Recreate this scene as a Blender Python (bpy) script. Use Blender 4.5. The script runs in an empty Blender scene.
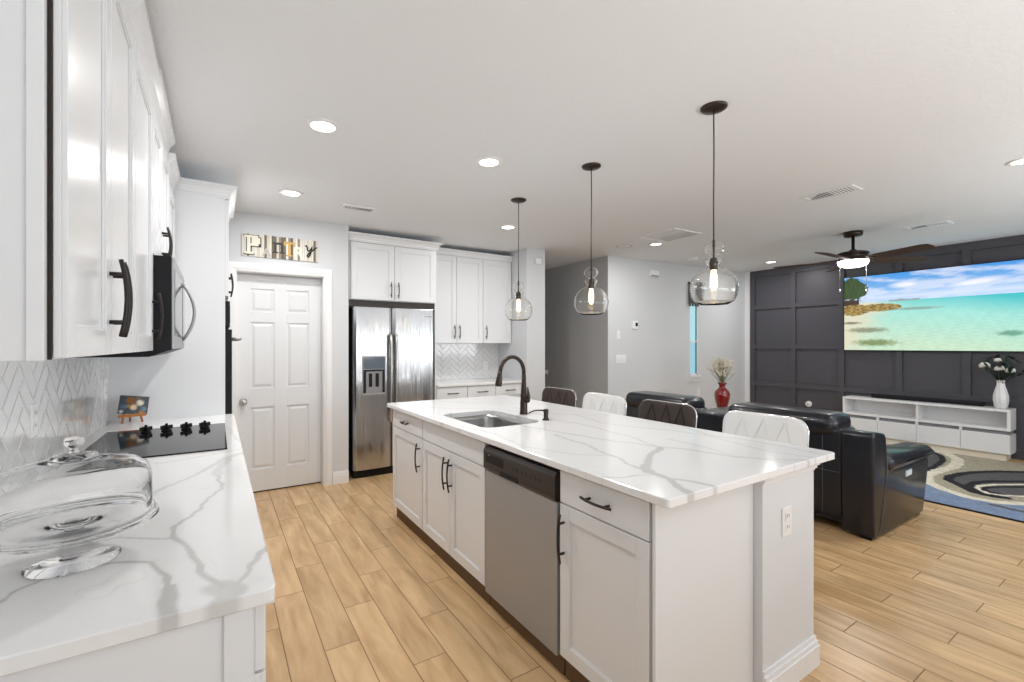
import bpy, bmesh, math, random
import numpy as np
from mathutils import Matrix, Vector

# ---------------------------------------------------------------- camera, world, light
scn = bpy.context.scene
COL = scn.collection
PI = math.pi
CAM_H = 1.387
YAW = math.atan(295 / 455.4)
cd = bpy.data.cameras.new('camera'); cam = bpy.data.objects.new('camera', cd); COL.objects.link(cam)
cam.location = (0, 0, CAM_H); cam.rotation_euler = (PI / 2, 0, -YAW)
cd.sensor_width = 36; cd.lens = 36 * 455.4 / 1024; cd.shift_y = 4 / 1024; cd.clip_start = 0.05
scn.camera = cam
vs = scn.view_settings
vs.view_transform = 'Standard'; vs.look = 'None'; vs.gamma = 1; vs.use_curve_mapping = False
vs.exposure = 0.12
cy = scn.cycles
cy.use_denoising = True; cy.max_bounces = 10; cy.diffuse_bounces = 5; cy.glossy_bounces = 5
cy.transmission_bounces = 10; cy.transparent_max_bounces = 12; cy.sample_clamp_indirect = 6
cy.caustics_reflective = False; cy.caustics_refractive = True

w = bpy.data.worlds.new('sky'); scn.world = w; w.use_nodes = True
w.node_tree.nodes['Background'].inputs[0].default_value = (0.93, 0.97, 1.0, 1)
w.node_tree.nodes['Background'].inputs[1].default_value = 0.8


def area_light(name, loc, rot, sx, sy, power, color=(1, 1, 1), shape='RECTANGLE', spread=None):
    l = bpy.data.lights.new(name, 'AREA'); l.shape = shape; l.size = sx
    if shape == 'RECTANGLE': l.size_y = sy
    l.energy = power; l.color = color
    if spread: l.spread = spread
    o = bpy.data.objects.new(name, l); COL.objects.link(o); o.location = loc; o.rotation_euler = rot
    return o


# added fill lights set in the openings of the unseen rear wall
for wx0, wx1 in ((0.2, 1.7), (2.9, 5.1), (6.2, 7.8)):
    area_light('rear_fill', ((wx0 + wx1) / 2, -2.62, 1.25), (PI / 2, 0, 0), wx1 - wx0, 2.0, 3 * (wx1 - wx0), (0.96, 0.98, 1))
# added upward fill lights behind the camera to brighten the ceiling
area_light('ceiling_fill', (1.6, -1.5, 1.3), (PI - 0.4, 0, 0), 3.0, 1.0, 52, (0.945, 0.975, 1))
area_light('ceiling_fill', (5.6, -1.5, 1.3), (PI - 0.4, 0, 0), 3.0, 1.0, 74, (0.945, 0.975, 1))


def ceil_z(x): return 2.60 + 0.0165 * (x - 1)


# ---------------------------------------------------------------- materials
def srgb(r, g, b):
    f = lambda c: (c / 255 / 12.92) if c / 255 <= 0.04045 else ((c / 255 + 0.055) / 1.055) ** 2.4
    return (f(r), f(g), f(b), 1)


def mat(name, col, rough=0.5, metal=0.0, bump=None, spec=0.5, coat=0, trans=0, ior=1.45, emit=None, es=0, attr=None,
        aniso=0, var=None):
    m = bpy.data.materials.new(name); m.use_nodes = True
    nt = m.node_tree; b = nt.nodes['Principled BSDF']
    if len(col) == 3: col = (*col, 1)
    b.inputs['Base Color'].default_value = col
    b.inputs['Roughness'].default_value = rough; b.inputs['Metallic'].default_value = metal
    b.inputs['Specular IOR Level'].default_value = spec; b.inputs['Coat Weight'].default_value = coat
    b.inputs['Coat Roughness'].default_value = 0.05
    b.inputs['Transmission Weight'].default_value = trans; b.inputs['IOR'].default_value = ior
    if aniso: b.inputs['Anisotropic'].default_value = aniso
    if emit: b.inputs['Emission Color'].default_value = emit; b.inputs['Emission Strength'].default_value = es
    if attr:
        a = nt.nodes.new('ShaderNodeVertexColor'); a.layer_name = attr
        nt.links.new(a.outputs[0], b.inputs['Base Color'])
        if attr == 'glow':
            nt.links.new(a.outputs[0], b.inputs['Emission Color']); b.inputs['Emission Strength'].default_value = es
            b.inputs['Base Color'].default_value = (0.02, 0.02, 0.02, 1)
            nt.links.remove(b.inputs['Base Color'].links[0])
    if bump:
        sc, st, dist = bump
        tc = nt.nodes.new('ShaderNodeTexCoord'); n = nt.nodes.new('ShaderNodeTexNoise')
        if isinstance(sc, tuple):
            mp = nt.nodes.new('ShaderNodeMapping'); mp.inputs['Scale'].default_value = sc
            nt.links.new(tc.outputs['Object'], mp.inputs[0]); nt.links.new(mp.outputs[0], n.inputs['Vector'])
            n.inputs['Scale'].default_value = 1
        else:
            nt.links.new(tc.outputs['Object'], n.inputs['Vector']); n.inputs['Scale'].default_value = sc
        n.inputs['Detail'].default_value = 3
        bp = nt.nodes.new('ShaderNodeBump'); bp.inputs['Strength'].default_value = st; bp.inputs['Distance'].default_value = dist
        nt.links.new(n.outputs[0], bp.inputs['Height']); nt.links.new(bp.outputs[0], b.inputs['Normal'])
    if var:  # (scale tuple, colour a, colour b)
        sc, ca, cb = var
        tc = nt.nodes.new('ShaderNodeTexCoord'); mp = nt.nodes.new('ShaderNodeMapping'); mp.inputs['Scale'].default_value = sc
        n = nt.nodes.new('ShaderNodeTexNoise'); n.inputs['Scale'].default_value = 1; n.inputs['Detail'].default_value = 4
        mx = nt.nodes.new('ShaderNodeMix'); mx.data_type = 'RGBA'
        mx.inputs[6].default_value = ca; mx.inputs[7].default_value = cb
        nt.links.new(tc.outputs['Object'], mp.inputs[0]); nt.links.new(mp.outputs[0], n.inputs['Vector'])
        nt.links.new(n.outputs[0], mx.inputs[0]); nt.links.new(mx.outputs[2], b.inputs['Base Color'])
    return m


M = {}
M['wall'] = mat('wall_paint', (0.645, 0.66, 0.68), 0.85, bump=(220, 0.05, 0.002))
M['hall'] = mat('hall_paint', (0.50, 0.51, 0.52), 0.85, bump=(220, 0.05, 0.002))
M['ceiling'] = mat('ceiling_paint', (0.82, 0.845, 0.87), 0.9, bump=(60, 0.4, 0.006))
M['white'] = mat('white_cabinet_paint', (0.775, 0.79, 0.81), 0.22, spec=0.5, bump=(30, 0.02, 0.001))
M['trimw'] = mat('white_trim_paint', (0.82, 0.82, 0.825), 0.35, bump=(40, 0.02, 0.001))
M['doorw'] = mat('white_door_paint', (0.76, 0.775, 0.79), 0.4, bump=((200, 200, 6), 0.05, 0.001))
M['pony'] = mat('pier_paint', (0.71, 0.725, 0.745), 0.6, bump=(200, 0.05, 0.002))
M['quartz'] = mat('quartz', (0.85, 0.85, 0.85), 0.12, attr='col', spec=0.5)
M['steel'] = mat('stainless_steel', (0.52, 0.52, 0.53), 0.2, 1, aniso=0.4, bump=((9, 9, 0.35), 0.5, 0.035))
M['steelb'] = mat('brushed_steel', (0.40, 0.41, 0.425), 0.42, 0.55, aniso=0.3, bump=((300, 300, 2), 0.05, 0.001))
M['steels'] = mat('sink_steel', (0.38, 0.38, 0.38), 0.3, 1, bump=((8, 400, 8), 0.05, 0.001))
M['nickel'] = mat('satin_nickel', (0.6, 0.59, 0.57), 0.25, 1)
M['chrome'] = mat('chrome', (0.85, 0.85, 0.86), 0.08, 1)
M['bronze'] = mat('oil_rubbed_bronze', (0.048, 0.034, 0.027), 0.30, 0.6, bump=(60, 0.05, 0.001))
M['pull'] = mat('dark_bronze_pull', (0.020, 0.015, 0.012), 0.42, 0.2)
M['black'] = mat('black_plastic', (0.010, 0.010, 0.012), 0.45, spec=0.25)
M['brownblack'] = mat('dark_brown_panel', (0.03, 0.022, 0.018), 0.3, bump=(90, 0.03, 0.001))
M['blackglass'] = mat('black_glass', (0.008, 0.008, 0.009), 0.06, spec=0.35)
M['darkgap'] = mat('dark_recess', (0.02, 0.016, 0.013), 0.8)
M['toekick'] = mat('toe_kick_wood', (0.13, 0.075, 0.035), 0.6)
M['tile'] = mat('glazed_white_tile', (0.74, 0.74, 0.74), 0.12, coat=0.5, bump=(25, 0.05, 0.003))
M['grout'] = mat('grey_grout', (0.56, 0.56, 0.56), 0.9)
M['panel'] = mat('charcoal_panel_paint', (0.074, 0.073, 0.086), 0.42, bump=(120, 0.05, 0.002))
M['leather'] = mat('black_leather', (0.008, 0.010, 0.016), 0.28, coat=0.25, bump=(130, 0.25, 0.003))
M['leatherthread'] = mat('grey_stitching', (0.16, 0.16, 0.17), 0.6)
M['stoolbrown'] = mat('brown_leatherette', (0.060, 0.043, 0.036), 0.38, bump=(150, 0.15, 0.002))
M['stoolwhite'] = mat('white_leatherette', (0.80, 0.80, 0.79), 0.35, bump=(150, 0.1, 0.002))
M['glass'] = mat('clear_glass', (1, 1, 1), 0.0, trans=1, ior=1.2)
M['thinglass'] = mat('pendant_glass', (0.99, 0.985, 0.97), 0.0, trans=1, ior=1.35, bump=(28, 0.25, 0.004))
M['winglass'] = mat('tinted_window_glass', (0.55, 0.90, 0.97), 0.02, trans=1, ior=1.0)
M['winglass2'] = mat('darker_window_glass', (0.42, 0.74, 0.84), 0.02, trans=1, ior=1.0)
M['bulb'] = mat('glowing_filament_bulb', (1, 0.8, 0.5), 0.3, emit=(1, 0.72, 0.38, 1), es=5)
M['canlens'] = mat('lit_downlight_lens', (1, 1, 1), 0.4, emit=(1, 0.98, 0.95, 1), es=6)
M['plate'] = mat('white_plastic', (0.84, 0.84, 0.84), 0.3)
M['slot'] = mat('dark_slot', (0.30, 0.30, 0.30), 0.6)
M['greyslot'] = mat('grey_louvre_shadow', (0.25, 0.25, 0.26), 0.8)
M['tvglow'] = mat('lit_screen', (0, 0, 0), 0.3, attr='glow', es=0.95)
M['rug'] = mat('rug_pile', (0.4, 0.36, 0.3), 0.95, attr='col', bump=(300, 0.6, 0.01))
M['walnut'] = mat('walnut_blade', (0.05, 0.022, 0.014), 0.6, var=((4, 30, 4), (0.035, 0.014, 0.009, 1), (0.08, 0.035, 0.02, 1)))
M['redvase'] = mat('red_glaze', (0.20, 0.004, 0.004), 0.12, coat=1, bump=(20, 0.1, 0.004))
M['whitevase'] = mat('white_ribbed_glass', (0.78, 0.78, 0.79), 0.15, coat=0.6)
M['cream'] = mat('dried_cream_blossom', (0.72, 0.67, 0.54), 0.9)
M['twig'] = mat('dry_stem', (0.25, 0.23, 0.13), 0.9)
M['petal'] = mat('white_petal', (0.85, 0.82, 0.76), 0.7)
M['leaf'] = mat('dark_leaf', (0.012, 0.028, 0.016), 0.5)
M['orangewood'] = mat('orange_easel_wood', (0.45, 0.17, 0.04), 0.4)
M['darkwood'] = mat('dark_table_wood', (0.06, 0.035, 0.02), 0.4)
M['painting'] = mat('painted_panel', (0.1, 0.1, 0.1), 0.4, attr='col')
M['gold'] = mat('gold_letter', (0.62, 0.38, 0.10), 0.5)
M['creaml'] = mat('cream_letter', (0.80, 0.77, 0.66), 0.6)
M['greyl'] = mat('galvanised_letter', (0.45, 0.45, 0.43), 0.5)
M['blackl'] = mat('black_letter', (0.015, 0.013, 0.012), 0.5)
M['slat'] = mat('whitewashed_slats', (0.6, 0.58, 0.52), 0.8, attr='col')
M['bluetag'] = mat('pale_switch_plate', (0.55, 0.72, 0.82), 0.3)
M['fabricdark'] = mat('patterned_dark_fabric', (0.06, 0.06, 0.065), 0.9, var=((30, 30, 30), (0.02, 0.02, 0.02, 1), (0.2, 0.2, 0.2, 1)))
M['dispglass'] = mat('dark_display_glass', (0.03, 0.05, 0.07), 0.08, coat=1)


def floor_material():
    m = bpy.data.materials.new('wood_look_plank_tile'); m.use_nodes = True
    nt = m.node_tree; N = nt.nodes; L = nt.links; b = N['Principled BSDF']

    def mth(op, a, c=None, d=None):
        n = N.new('ShaderNodeMath'); n.operation = op
        for i, v in enumerate((a, c, d)):
            if v is None: continue
            if isinstance(v, (int, float)): n.inputs[i].default_value = v
            else: L.new(v, n.inputs[i])
        return n.outputs[0]
    tc = N.new('ShaderNodeTexCoord'); sp = N.new('ShaderNodeSeparateXYZ'); L.new(tc.outputs['Object'], sp.inputs[0])
    W, LN = 0.1525, 0.909
    xr = mth('DIVIDE', mth('SUBTRACT', sp.outputs[0], 0.257), W)
    row = mth('FLOOR', xr); fx = mth('FRACT', xr)
    yy = mth('DIVIDE', mth('SUBTRACT', mth('SUBTRACT', sp.outputs[1], 2.796), mth('MULTIPLY', row, 0.303)), LN)
    colm = mth('FLOOR', yy); fy = mth('FRACT', yy)
    ex = mth('MULTIPLY', mth('MINIMUM', fx, mth('SUBTRACT', 1.0, fx)), W)
    ey = mth('MULTIPLY', mth('MINIMUM', fy, mth('SUBTRACT', 1.0, fy)), LN)
    e = mth('MINIMUM', ex, ey)
    grout = mth('SUBTRACT', 1.0, mth('SMOOTH_MIN', mth('DIVIDE', e, 0.0034), 1.0, 0.1))
    grout = mth('MAXIMUM', grout, 0.0)
    cmb = N.new('ShaderNodeCombineXYZ'); L.new(row, cmb.inputs[0]); L.new(colm, cmb.inputs[1])
    wn = N.new('ShaderNodeTexWhiteNoise'); wn.noise_dimensions = '3D'; L.new(cmb.outputs[0], wn.inputs[0])
    # grain, shifted per plank
    c2 = N.new('ShaderNodeCombineXYZ')
    L.new(mth('MULTIPLY', sp.outputs[0], 16.0), c2.inputs[0]); L.new(mth('MULTIPLY', sp.outputs[1], 2.6), c2.inputs[1])
    L.new(mth('MULTIPLY', wn.outputs[0], 40.0), c2.inputs[2])
    n1 = N.new('ShaderNodeTexNoise'); n1.inputs['Scale'].default_value = 1; n1.inputs['Detail'].default_value = 6
    n1.inputs['Distortion'].default_value = 0.5
    L.new(c2.outputs[0], n1.inputs['Vector'])
    n2 = N.new('ShaderNodeTexNoise'); n2.inputs['Scale'].default_value = 3.0; L.new(tc.outputs['Object'], n2.inputs['Vector'])
    ramp = N.new('ShaderNodeValToRGB'); ce = ramp.color_ramp.elements
    ce[0].position = 0.3; ce[0].color = srgb(182, 145, 102); ce[1].position = 0.72; ce[1].color = srgb(220, 187, 142)
    L.new(n1.outputs[0], ramp.inputs[0])
    hsv = N.new('ShaderNodeHueSaturation'); L.new(ramp.outputs[0], hsv.inputs['Color'])
    L.new(mth('ADD', 0.86, mth('ADD', mth('MULTIPLY', wn.outputs[0], 0.16), mth('MULTIPLY', n2.outputs[0], 0.16))), hsv.inputs['Value'])
    mx = N.new('ShaderNodeMix'); mx.data_type = 'RGBA'; mx.inputs[7].default_value = srgb(96, 68, 42)
    L.new(hsv.outputs[0], mx.inputs[6]); L.new(grout, mx.inputs[0]); L.new(mx.outputs[2], b.inputs['Base Color'])
    L.new(mth('ADD', 0.30, mth('MULTIPLY', grout, 0.4)), b.inputs['Roughness'])
    bp = N.new('ShaderNodeBump'); bp.inputs['Strength'].default_value = 0.25; bp.inputs['Distance'].default_value = 0.004
    L.new(mth('SUBTRACT', mth('MULTIPLY', n1.outputs[0], 0.25), grout), bp.inputs['Height']); L.new(bp.outputs[0], b.inputs['Normal'])
    return m


M['floor'] = floor_material()


# ---------------------------------------------------------------- mesh helpers
class MB:
    def __init__(s): s.bm = bmesh.new(); s.mats = []; s.cur = 0

    def m(s, name):
        if name not in s.mats: s.mats.append(name)
        s.cur = s.mats.index(name); return s

    def _f(s, vs_):
        try:
            f = s.bm.faces.new(vs_); f.material_index = s.cur; return f
        except ValueError: return None

    def box(s, x0, x1, y0, y1, z0, z1, bev=0.0, mtx=None):
        if bev > 0:
            t = bmesh.new(); bmesh.ops.create_cube(t, size=1)
            for v in t.verts: v.co = Vector(((x0 + x1) / 2 + v.co.x * (x1 - x0), (y0 + y1) / 2 + v.co.y * (y1 - y0), (z0 + z1) / 2 + v.co.z * (z1 - z0)))
            bmesh.ops.bevel(t, geom=t.edges[:], offset=bev, segments=2 if bev < 0.02 else 4, profile=0.5, affect='EDGES')
            s.merge(t, mtx); return s
        P = [(x0, y0, z0), (x1, y0, z0), (x1, y1, z0), (x0, y1, z0), (x0, y0, z1), (x1, y0, z1), (x1, y1, z1), (x0, y1, z1)]
        V = [s.bm.verts.new(mtx @ Vector(p) if mtx else p) for p in P]
        for q in ((0, 3, 2, 1), (4, 5, 6, 7), (0, 1, 5, 4), (1, 2, 6, 5), (2, 3, 7, 6), (3, 0, 4, 7)): s._f([V[i] for i in q])
        return s

    def merge(s, t, mtx=None):
        mp = {}
        for v in t.verts: mp[v] = s.bm.verts.new(mtx @ v.co if mtx else v.co)
        for f in t.faces:
            g = s._f([mp[v] for v in f.verts])
            if g: g.smooth = f.smooth
        t.free()

    def prism(s, pts, a, b_, axis='y'):
        """pts: 2D outline in the plane perpendicular to axis, extruded from a to b_."""
        def mk(p, t):
            return {'y': (p[0], t, p[1]), 'x': (t, p[0], p[1]), 'z': (p[0], p[1], t)}[axis]
        A = [s.bm.verts.new(mk(p, a)) for p in pts]; B = [s.bm.verts.new(mk(p, b_)) for p in pts]
        s._f(A); s._f(B[::-1]); n = len(pts)
        for i in range(n): s._f([A[i], B[i], B[(i + 1) % n], A[(i + 1) % n]])
        return s

    def lathe(s, prof, cx=0, cy=0, n=32, mtx=None, smooth=True):
        rings = []
        for r, z in prof:
            if r < 1e-6: rings.append([s.bm.verts.new(Vector((cx, cy, z)) if not mtx else mtx @ Vector((cx, cy, z)))])
            else:
                rr = []
                for i in range(n):
                    p = Vector((cx + r * math.cos(2 * PI * i / n), cy + r * math.sin(2 * PI * i / n), z))
                    rr.append(s.bm.verts.new(mtx @ p if mtx else p))
                rings.append(rr)
        for A, B in zip(rings, rings[1:]):
            for i in range(n):
                j = (i + 1) % n
                if len(A) == 1 and len(B) == 1: continue
                if len(A) == 1: f = s._f([A[0], B[i], B[j]])
                elif len(B) == 1: f = s._f([A[i], A[j], B[0]])
                else: f = s._f([A[i], A[j], B[j], B[i]])
                if f: f.smooth = smooth
        return s

    def cyl(s, cx, cy, z0, z1, r, n=24, mtx=None):
        return s.lathe([(0, z0), (r, z0), (r, z1), (0, z1)], cx, cy, n, mtx, False)

    def tube(s, pts, r, n=10, closed=False):
        pts = [Vector(p) for p in pts]; rad = r if isinstance(r, (list, tuple)) else [r] * len(pts)
        rings = []; N_ = len(pts)
        up = None
        for i, p in enumerate(pts):
            if closed: t = (pts[(i + 1) % N_] - pts[i - 1])
            else: t = (pts[min(i + 1, N_ - 1)] - pts[max(i - 1, 0)])
            t.normalize()
            if up is None:
                up = Vector((0, 0, 1)) if abs(t.z) < 0.9 else Vector((1, 0, 0))
            a = t.cross(up); a.normalize(); b_ = a.cross(t); b_.normalize(); up = b_
            rings.append([s.bm.verts.new(p + (a * math.cos(2 * PI * k / n) + b_ * math.sin(2 * PI * k / n)) * rad[i]) for k in range(n)])
        rng = range(N_) if closed else range(N_ - 1)
        for i in rng:
            A, B = rings[i], rings[(i + 1) % N_]
            for k in range(n):
                f = s._f([A[k], A[(k + 1) % n], B[(k + 1) % n], B[k]])
                if f: f.smooth = True
        if not closed: s._f(rings[0][::-1]); s._f(rings[-1])
        return s

    def rings(s, levels, caps=True):
        """levels: list of (x0,x1,y0,y1,z): stacked rectangles."""
        R = [[s.bm.verts.new(p) for p in ((a, c, z), (b_, c, z), (b_, d, z), (a, d, z))] for a, b_, c, d, z in levels]
        for A, B in zip(R, R[1:]):
            for i in range(4): s._f([A[i], A[(i + 1) % 4], B[(i + 1) % 4], B[i]])
        if caps: s._f(R[0][::-1]); s._f(R[-1])
        return s

    def sphere(s, c, r, sx=1, sy=1, sz=1, n=2, mtx=None):
        t = bmesh.new(); bmesh.ops.create_icosphere(t, subdivisions=n, radius=r)
        for v in t.verts: v.co = Vector((v.co.x * sx + c[0], v.co.y * sy + c[1], v.co.z * sz + c[2]))
        for f in t.faces: f.smooth = True
        s.merge(t, mtx); return s

    def build(s, name, material=None, parent=None, loc=None, rotz=None):
        bmesh.ops.recalc_face_normals(s.bm, faces=s.bm.faces[:])
        me = bpy.data.meshes.new(name); s.bm.to_mesh(me); s.bm.free()
        for k in ([material] if material else s.mats): me.materials.append(M[k])
        o = bpy.data.objects.new(name, me); COL.objects.link(o)
        if parent: o.parent = parent
        if loc: o.location = loc
        if rotz is not None: o.rotation_euler[2] = rotz
        return o


def thing(name, label, cat, loc=(0, 0, 0), rotz=0, group=None):
    o = bpy.data.objects.new(name, None); COL.objects.link(o); o.empty_display_size = 0.1
    o.location = loc; o.rotation_euler[2] = rotz; o['label'] = label; o['category'] = cat
    if group: o['group'] = group
    return o


def tag(o, label, cat, group=None):
    o['label'] = label; o['category'] = cat
    if group: o['group'] = group
    return o


def struct(mb, name, material=None, parent=None, label=None):
    o = mb.build(name, material, parent)
    if not parent: o['kind'] = 'structure'
    if label: o['label'] = label
    return o


def copy_tree(o, parent=None):
    c = o.copy(); COL.objects.link(c); c.parent = parent
    for ch in list(o.children): copy_tree(ch, c)
    return c


def mod_bevel(o, wdt=0.003, seg=2):
    m = o.modifiers.new('bevel', 'BEVEL'); m.width = wdt; m.segments = seg; m.limit_method = 'ANGLE'; m.angle_limit = 0.6
    return o


def smooth(o):
    for p in o.data.polygons: p.use_smooth = True
    return o


# ---------------------------------------------------------------- room shell
FX0, FX1, FY0, FY1 = -0.56, 8.2, -2.6, 8.2
o = struct(MB().box(FX0 - 0.1, FX1 + 0.1, FY0, FY1, -0.06, 0), 'floor', 'floor')
mb = MB()
for z_ in (0,):
    c = [(FX0 - 0.1, FY0), (FX1 + 0.1, FY0), (FX1 + 0.1, FY1), (FX0 - 0.1, FY1)]
    lo = [mb.bm.verts.new((x, y, ceil_z(x))) for x, y in c]; hi = [mb.bm.verts.new((x, y, 2.85)) for x, y in c]
    mb._f(lo); mb._f(hi[::-1])
    for i in range(4): mb._f([lo[i], lo[(i + 1) % 4], hi[(i + 1) % 4], hi[i]])
struct(mb, 'ceiling', 'ceiling')
WT = 2.80
struct(MB().box(FX0 - 0.1, FX0, FY0, 5.6, 0, WT), 'wall_left', 'wall')
# pantry wall with the doorway
DX0, DX1, DZ = 0.135, 0.893, 2.065
mb = MB().box(FX0, DX0, 4.78, 5.6, 0, WT).box(DX1, 1.12, 4.78, 5.6, 0, WT).box(DX0, DX1, 4.78, 5.6, DZ, WT)
mb.box(DX0, DX1, 5.5, 5.6, 0, DZ)
struct(mb, 'wall_pantry', 'wall')
struct(MB().box(1.12, 3.635, 5.5, 5.6, 0, WT), 'wall_kitchen', 'wall')
struct(MB().box(3.34, 3.635, 4.81, 5.5, 0, WT).box(3.34, 3.635, 5.6, FY1, 0, WT), 'wall_column', 'wall')
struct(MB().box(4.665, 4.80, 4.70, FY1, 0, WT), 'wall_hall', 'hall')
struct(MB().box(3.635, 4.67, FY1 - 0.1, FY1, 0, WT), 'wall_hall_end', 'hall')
WX0, WX1, WZ0, WZ1 = 6.525, 6.745, 0.885, 2.42
mb = MB().box(4.80, WX0, 4.70, 4.735, 0, WT).box(4.665, 4.80, 4.692, 4.70, 0, WT).box(WX1, 8.2, 4.70, 4.735, 0, WT).box(WX0, WX1, 4.70, 4.735, 0, WZ0).box(WX0, WX1, 4.70, 4.735, WZ1, WT)
struct(mb, 'wall_living', 'wall')
struct(MB().box(8.2, 8.3, FY0, 4.82, 0, WT), 'wall_right', 'wall')

mb = MB(); xs_ = [FX0, 0.2, 1.7, 2.9, 5.1, 6.2, 7.8, FX1]
for i in range(0, 8, 2): mb.box(xs_[i], xs_[i + 1], -2.7, FY0, 0, WT)
for i in (1, 3, 5): mb.box(xs_[i], xs_[i + 1], -2.7, FY0, 2.25, WT).box(xs_[i], xs_[i + 1], -2.7, FY0, 0, 0.25)  # unseen openings added to let light in and break up steel reflections
struct(mb, 'wall_rear', 'wall')

# charcoal board-and-batten on the television wall
PY1 = 4.60
mb = MB().box(8.18, 8.2, FY0, PY1, 0, 2.73)
def hb(z, h=0.07, t=0.03): mb.box(8.18 - t, 8.18, FY0, PY1, z - h / 2, z + h / 2)
for z in (0.06, 0.70, 1.36, 2.06): hb(z, 0.12 if z < 0.1 else 0.072)
hb(2.665, 0.11)
for y in (4.565, 3.87, 3.165, 2.45, 1.75, 1.05, 0.35, -0.35, -1.05, -1.75): mb.box(8.148, 8.18, y - 0.04, y + 0.04, 0, 2.70)
o = struct(mb, 'wall_right_panelling', 'panel')
struct(MB().box(8.16, 8.2, PY1, 4.70, 0, 2.73), 'trim_1', 'trimw')

# narrow window in the light wall
wd = struct(MB().box(WX0 - 0.0, WX0 + 0.022, 4.703, 4.735, WZ0, WZ1).box(WX1 - 0.022, WX1, 4.703, 4.735, WZ0, WZ1)
            .box(WX0, WX1, 4.703, 4.735, WZ0, WZ0 + 0.03).box(WX0 + 0.022, WX1 - 0.022, 4.704, 4.72, 1.435, 1.455).box(WX0, WX1, 4.703, 4.735, WZ1 - 0.03, WZ1), 'window_1', 'trimw')
MB().box(WX0 + 0.022, WX1 - 0.022, 4.706, 4.709, 1.46, WZ1 - 0.03).build('upper_pane', 'winglass', wd)
MB().box(WX0 + 0.022, WX1 - 0.022, 4.706, 4.709, WZ0 + 0.03, 1.43).build('lower_pane', 'winglass2', wd)
MB().box(WX0 - 0.03, WX1 + 0.03, 4.655, 4.703, WZ0 - 0.03, WZ0).box(WX0 - 0.02, WX1 + 0.02, 4.68, 4.70, WZ0 - 0.10, WZ0 - 0.03).build('window_sill', 'trimw', wd)
mb = MB()
for k in range(8):
    x = WX0 - 0.03 + 0.034 * k
    mb.lathe([(0.0, 2.02 + 0.05 * (k % 2)), (0.017, 2.03 + 0.05 * (k % 2)), (0.02, 2.3), (0.014, 2.40), (0, 2.40)], x, 4.665, 8)
mb.tube([(WX0 - 0.05, 4.665, 2.405), (WX1 + 0.05, 4.665, 2.405)], 0.012)
mb.box(WX0 - 0.05, WX0 - 0.03, 4.665, 4.70, 2.39, 2.42).box(WX1 + 0.03, WX1 + 0.05, 4.665, 4.70, 2.39, 2.42)
tag(mb.build('window_valance', 'fabricdark'), 'dark patterned valance hanging over the top of the narrow window', 'valance')


def baseboard(name, x0, x1, y0, y1, nx, ny, h=0.12):
    """along a wall; nx,ny: direction it projects."""
    mb = MB()
    for z0, z1, t in ((0, h * 0.72, 0.016), (h * 0.72, h * 0.9, 0.011), (h * 0.9, h, 0.006)):
        mb.box(min(x0, x0 + nx * t), max(x1, x1 + nx * t), min(y0, y0 + ny * t), max(y1, y1 + ny * t), z0, z1)
    return struct(mb, name, 'trimw')


baseboard('baseboard_pantry', 0.965, 1.12, 4.78, 4.78, 0, -1)
baseboard('baseboard_living', 4.67, 8.16, 4.70, 4.70, 0, -1)
baseboard('baseboard_hall', 4.67, 4.67, 4.82, FY1 - 0.1, -1, 0)
baseboard('baseboard_column', 3.34, 3.635, 4.81, 4.81, 0, -1)

# pantry door: casing, six-panel slab, knob
mb = MB()
cw = 0.068
zc_ = DZ - 0.006
for (a, b_, a2, b2_) in ((DX0 - cw, DX0 + 0.006, DX0 - cw + 0.012, DX0 - 0.014), (DX1 - 0.006, DX1 + cw, DX1 + 0.014, DX1 + cw - 0.012)):
    mb.box(a, b_, 4.765, 4.78, 0, zc_); mb.box(a2, b2_, 4.757, 4.765, 0, zc_ + 0.02)
mb.box(DX0 - cw, DX1 + cw, 4.765, 4.78, zc_, DZ + cw); mb.box(DX0 - cw + 0.012, DX1 + cw - 0.012, 4.757, 4.765, zc_ + 0.02, DZ + cw - 0.012)
mb.box(DX0, DX0 + 0.014, 4.78, 4.93, 0, DZ).box(DX1 - 0.014, DX1, 4.78, 4.93, 0, DZ).box(DX0 + 0.014, DX1 - 0.014, 4.78, 4.93, DZ - 0.014, DZ)
struct(mb, 'trim_2', 'trimw')
dw_, dh = DX1 - DX0 - 0.032, DZ - 0.03
mb = MB(); x0 = DX0 + 0.016; y = 4.905
mb.box(x0, x0 + dw_, y, y + 0.035, 0.012, 0.012 + dh)
st, cs = 0.112, 0.105
pw = (dw_ - 2 * st - cs) / 2
rows_ = [(0.22, 0.80), (0.98, 1.60), (1.70, 1.915)]
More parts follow.
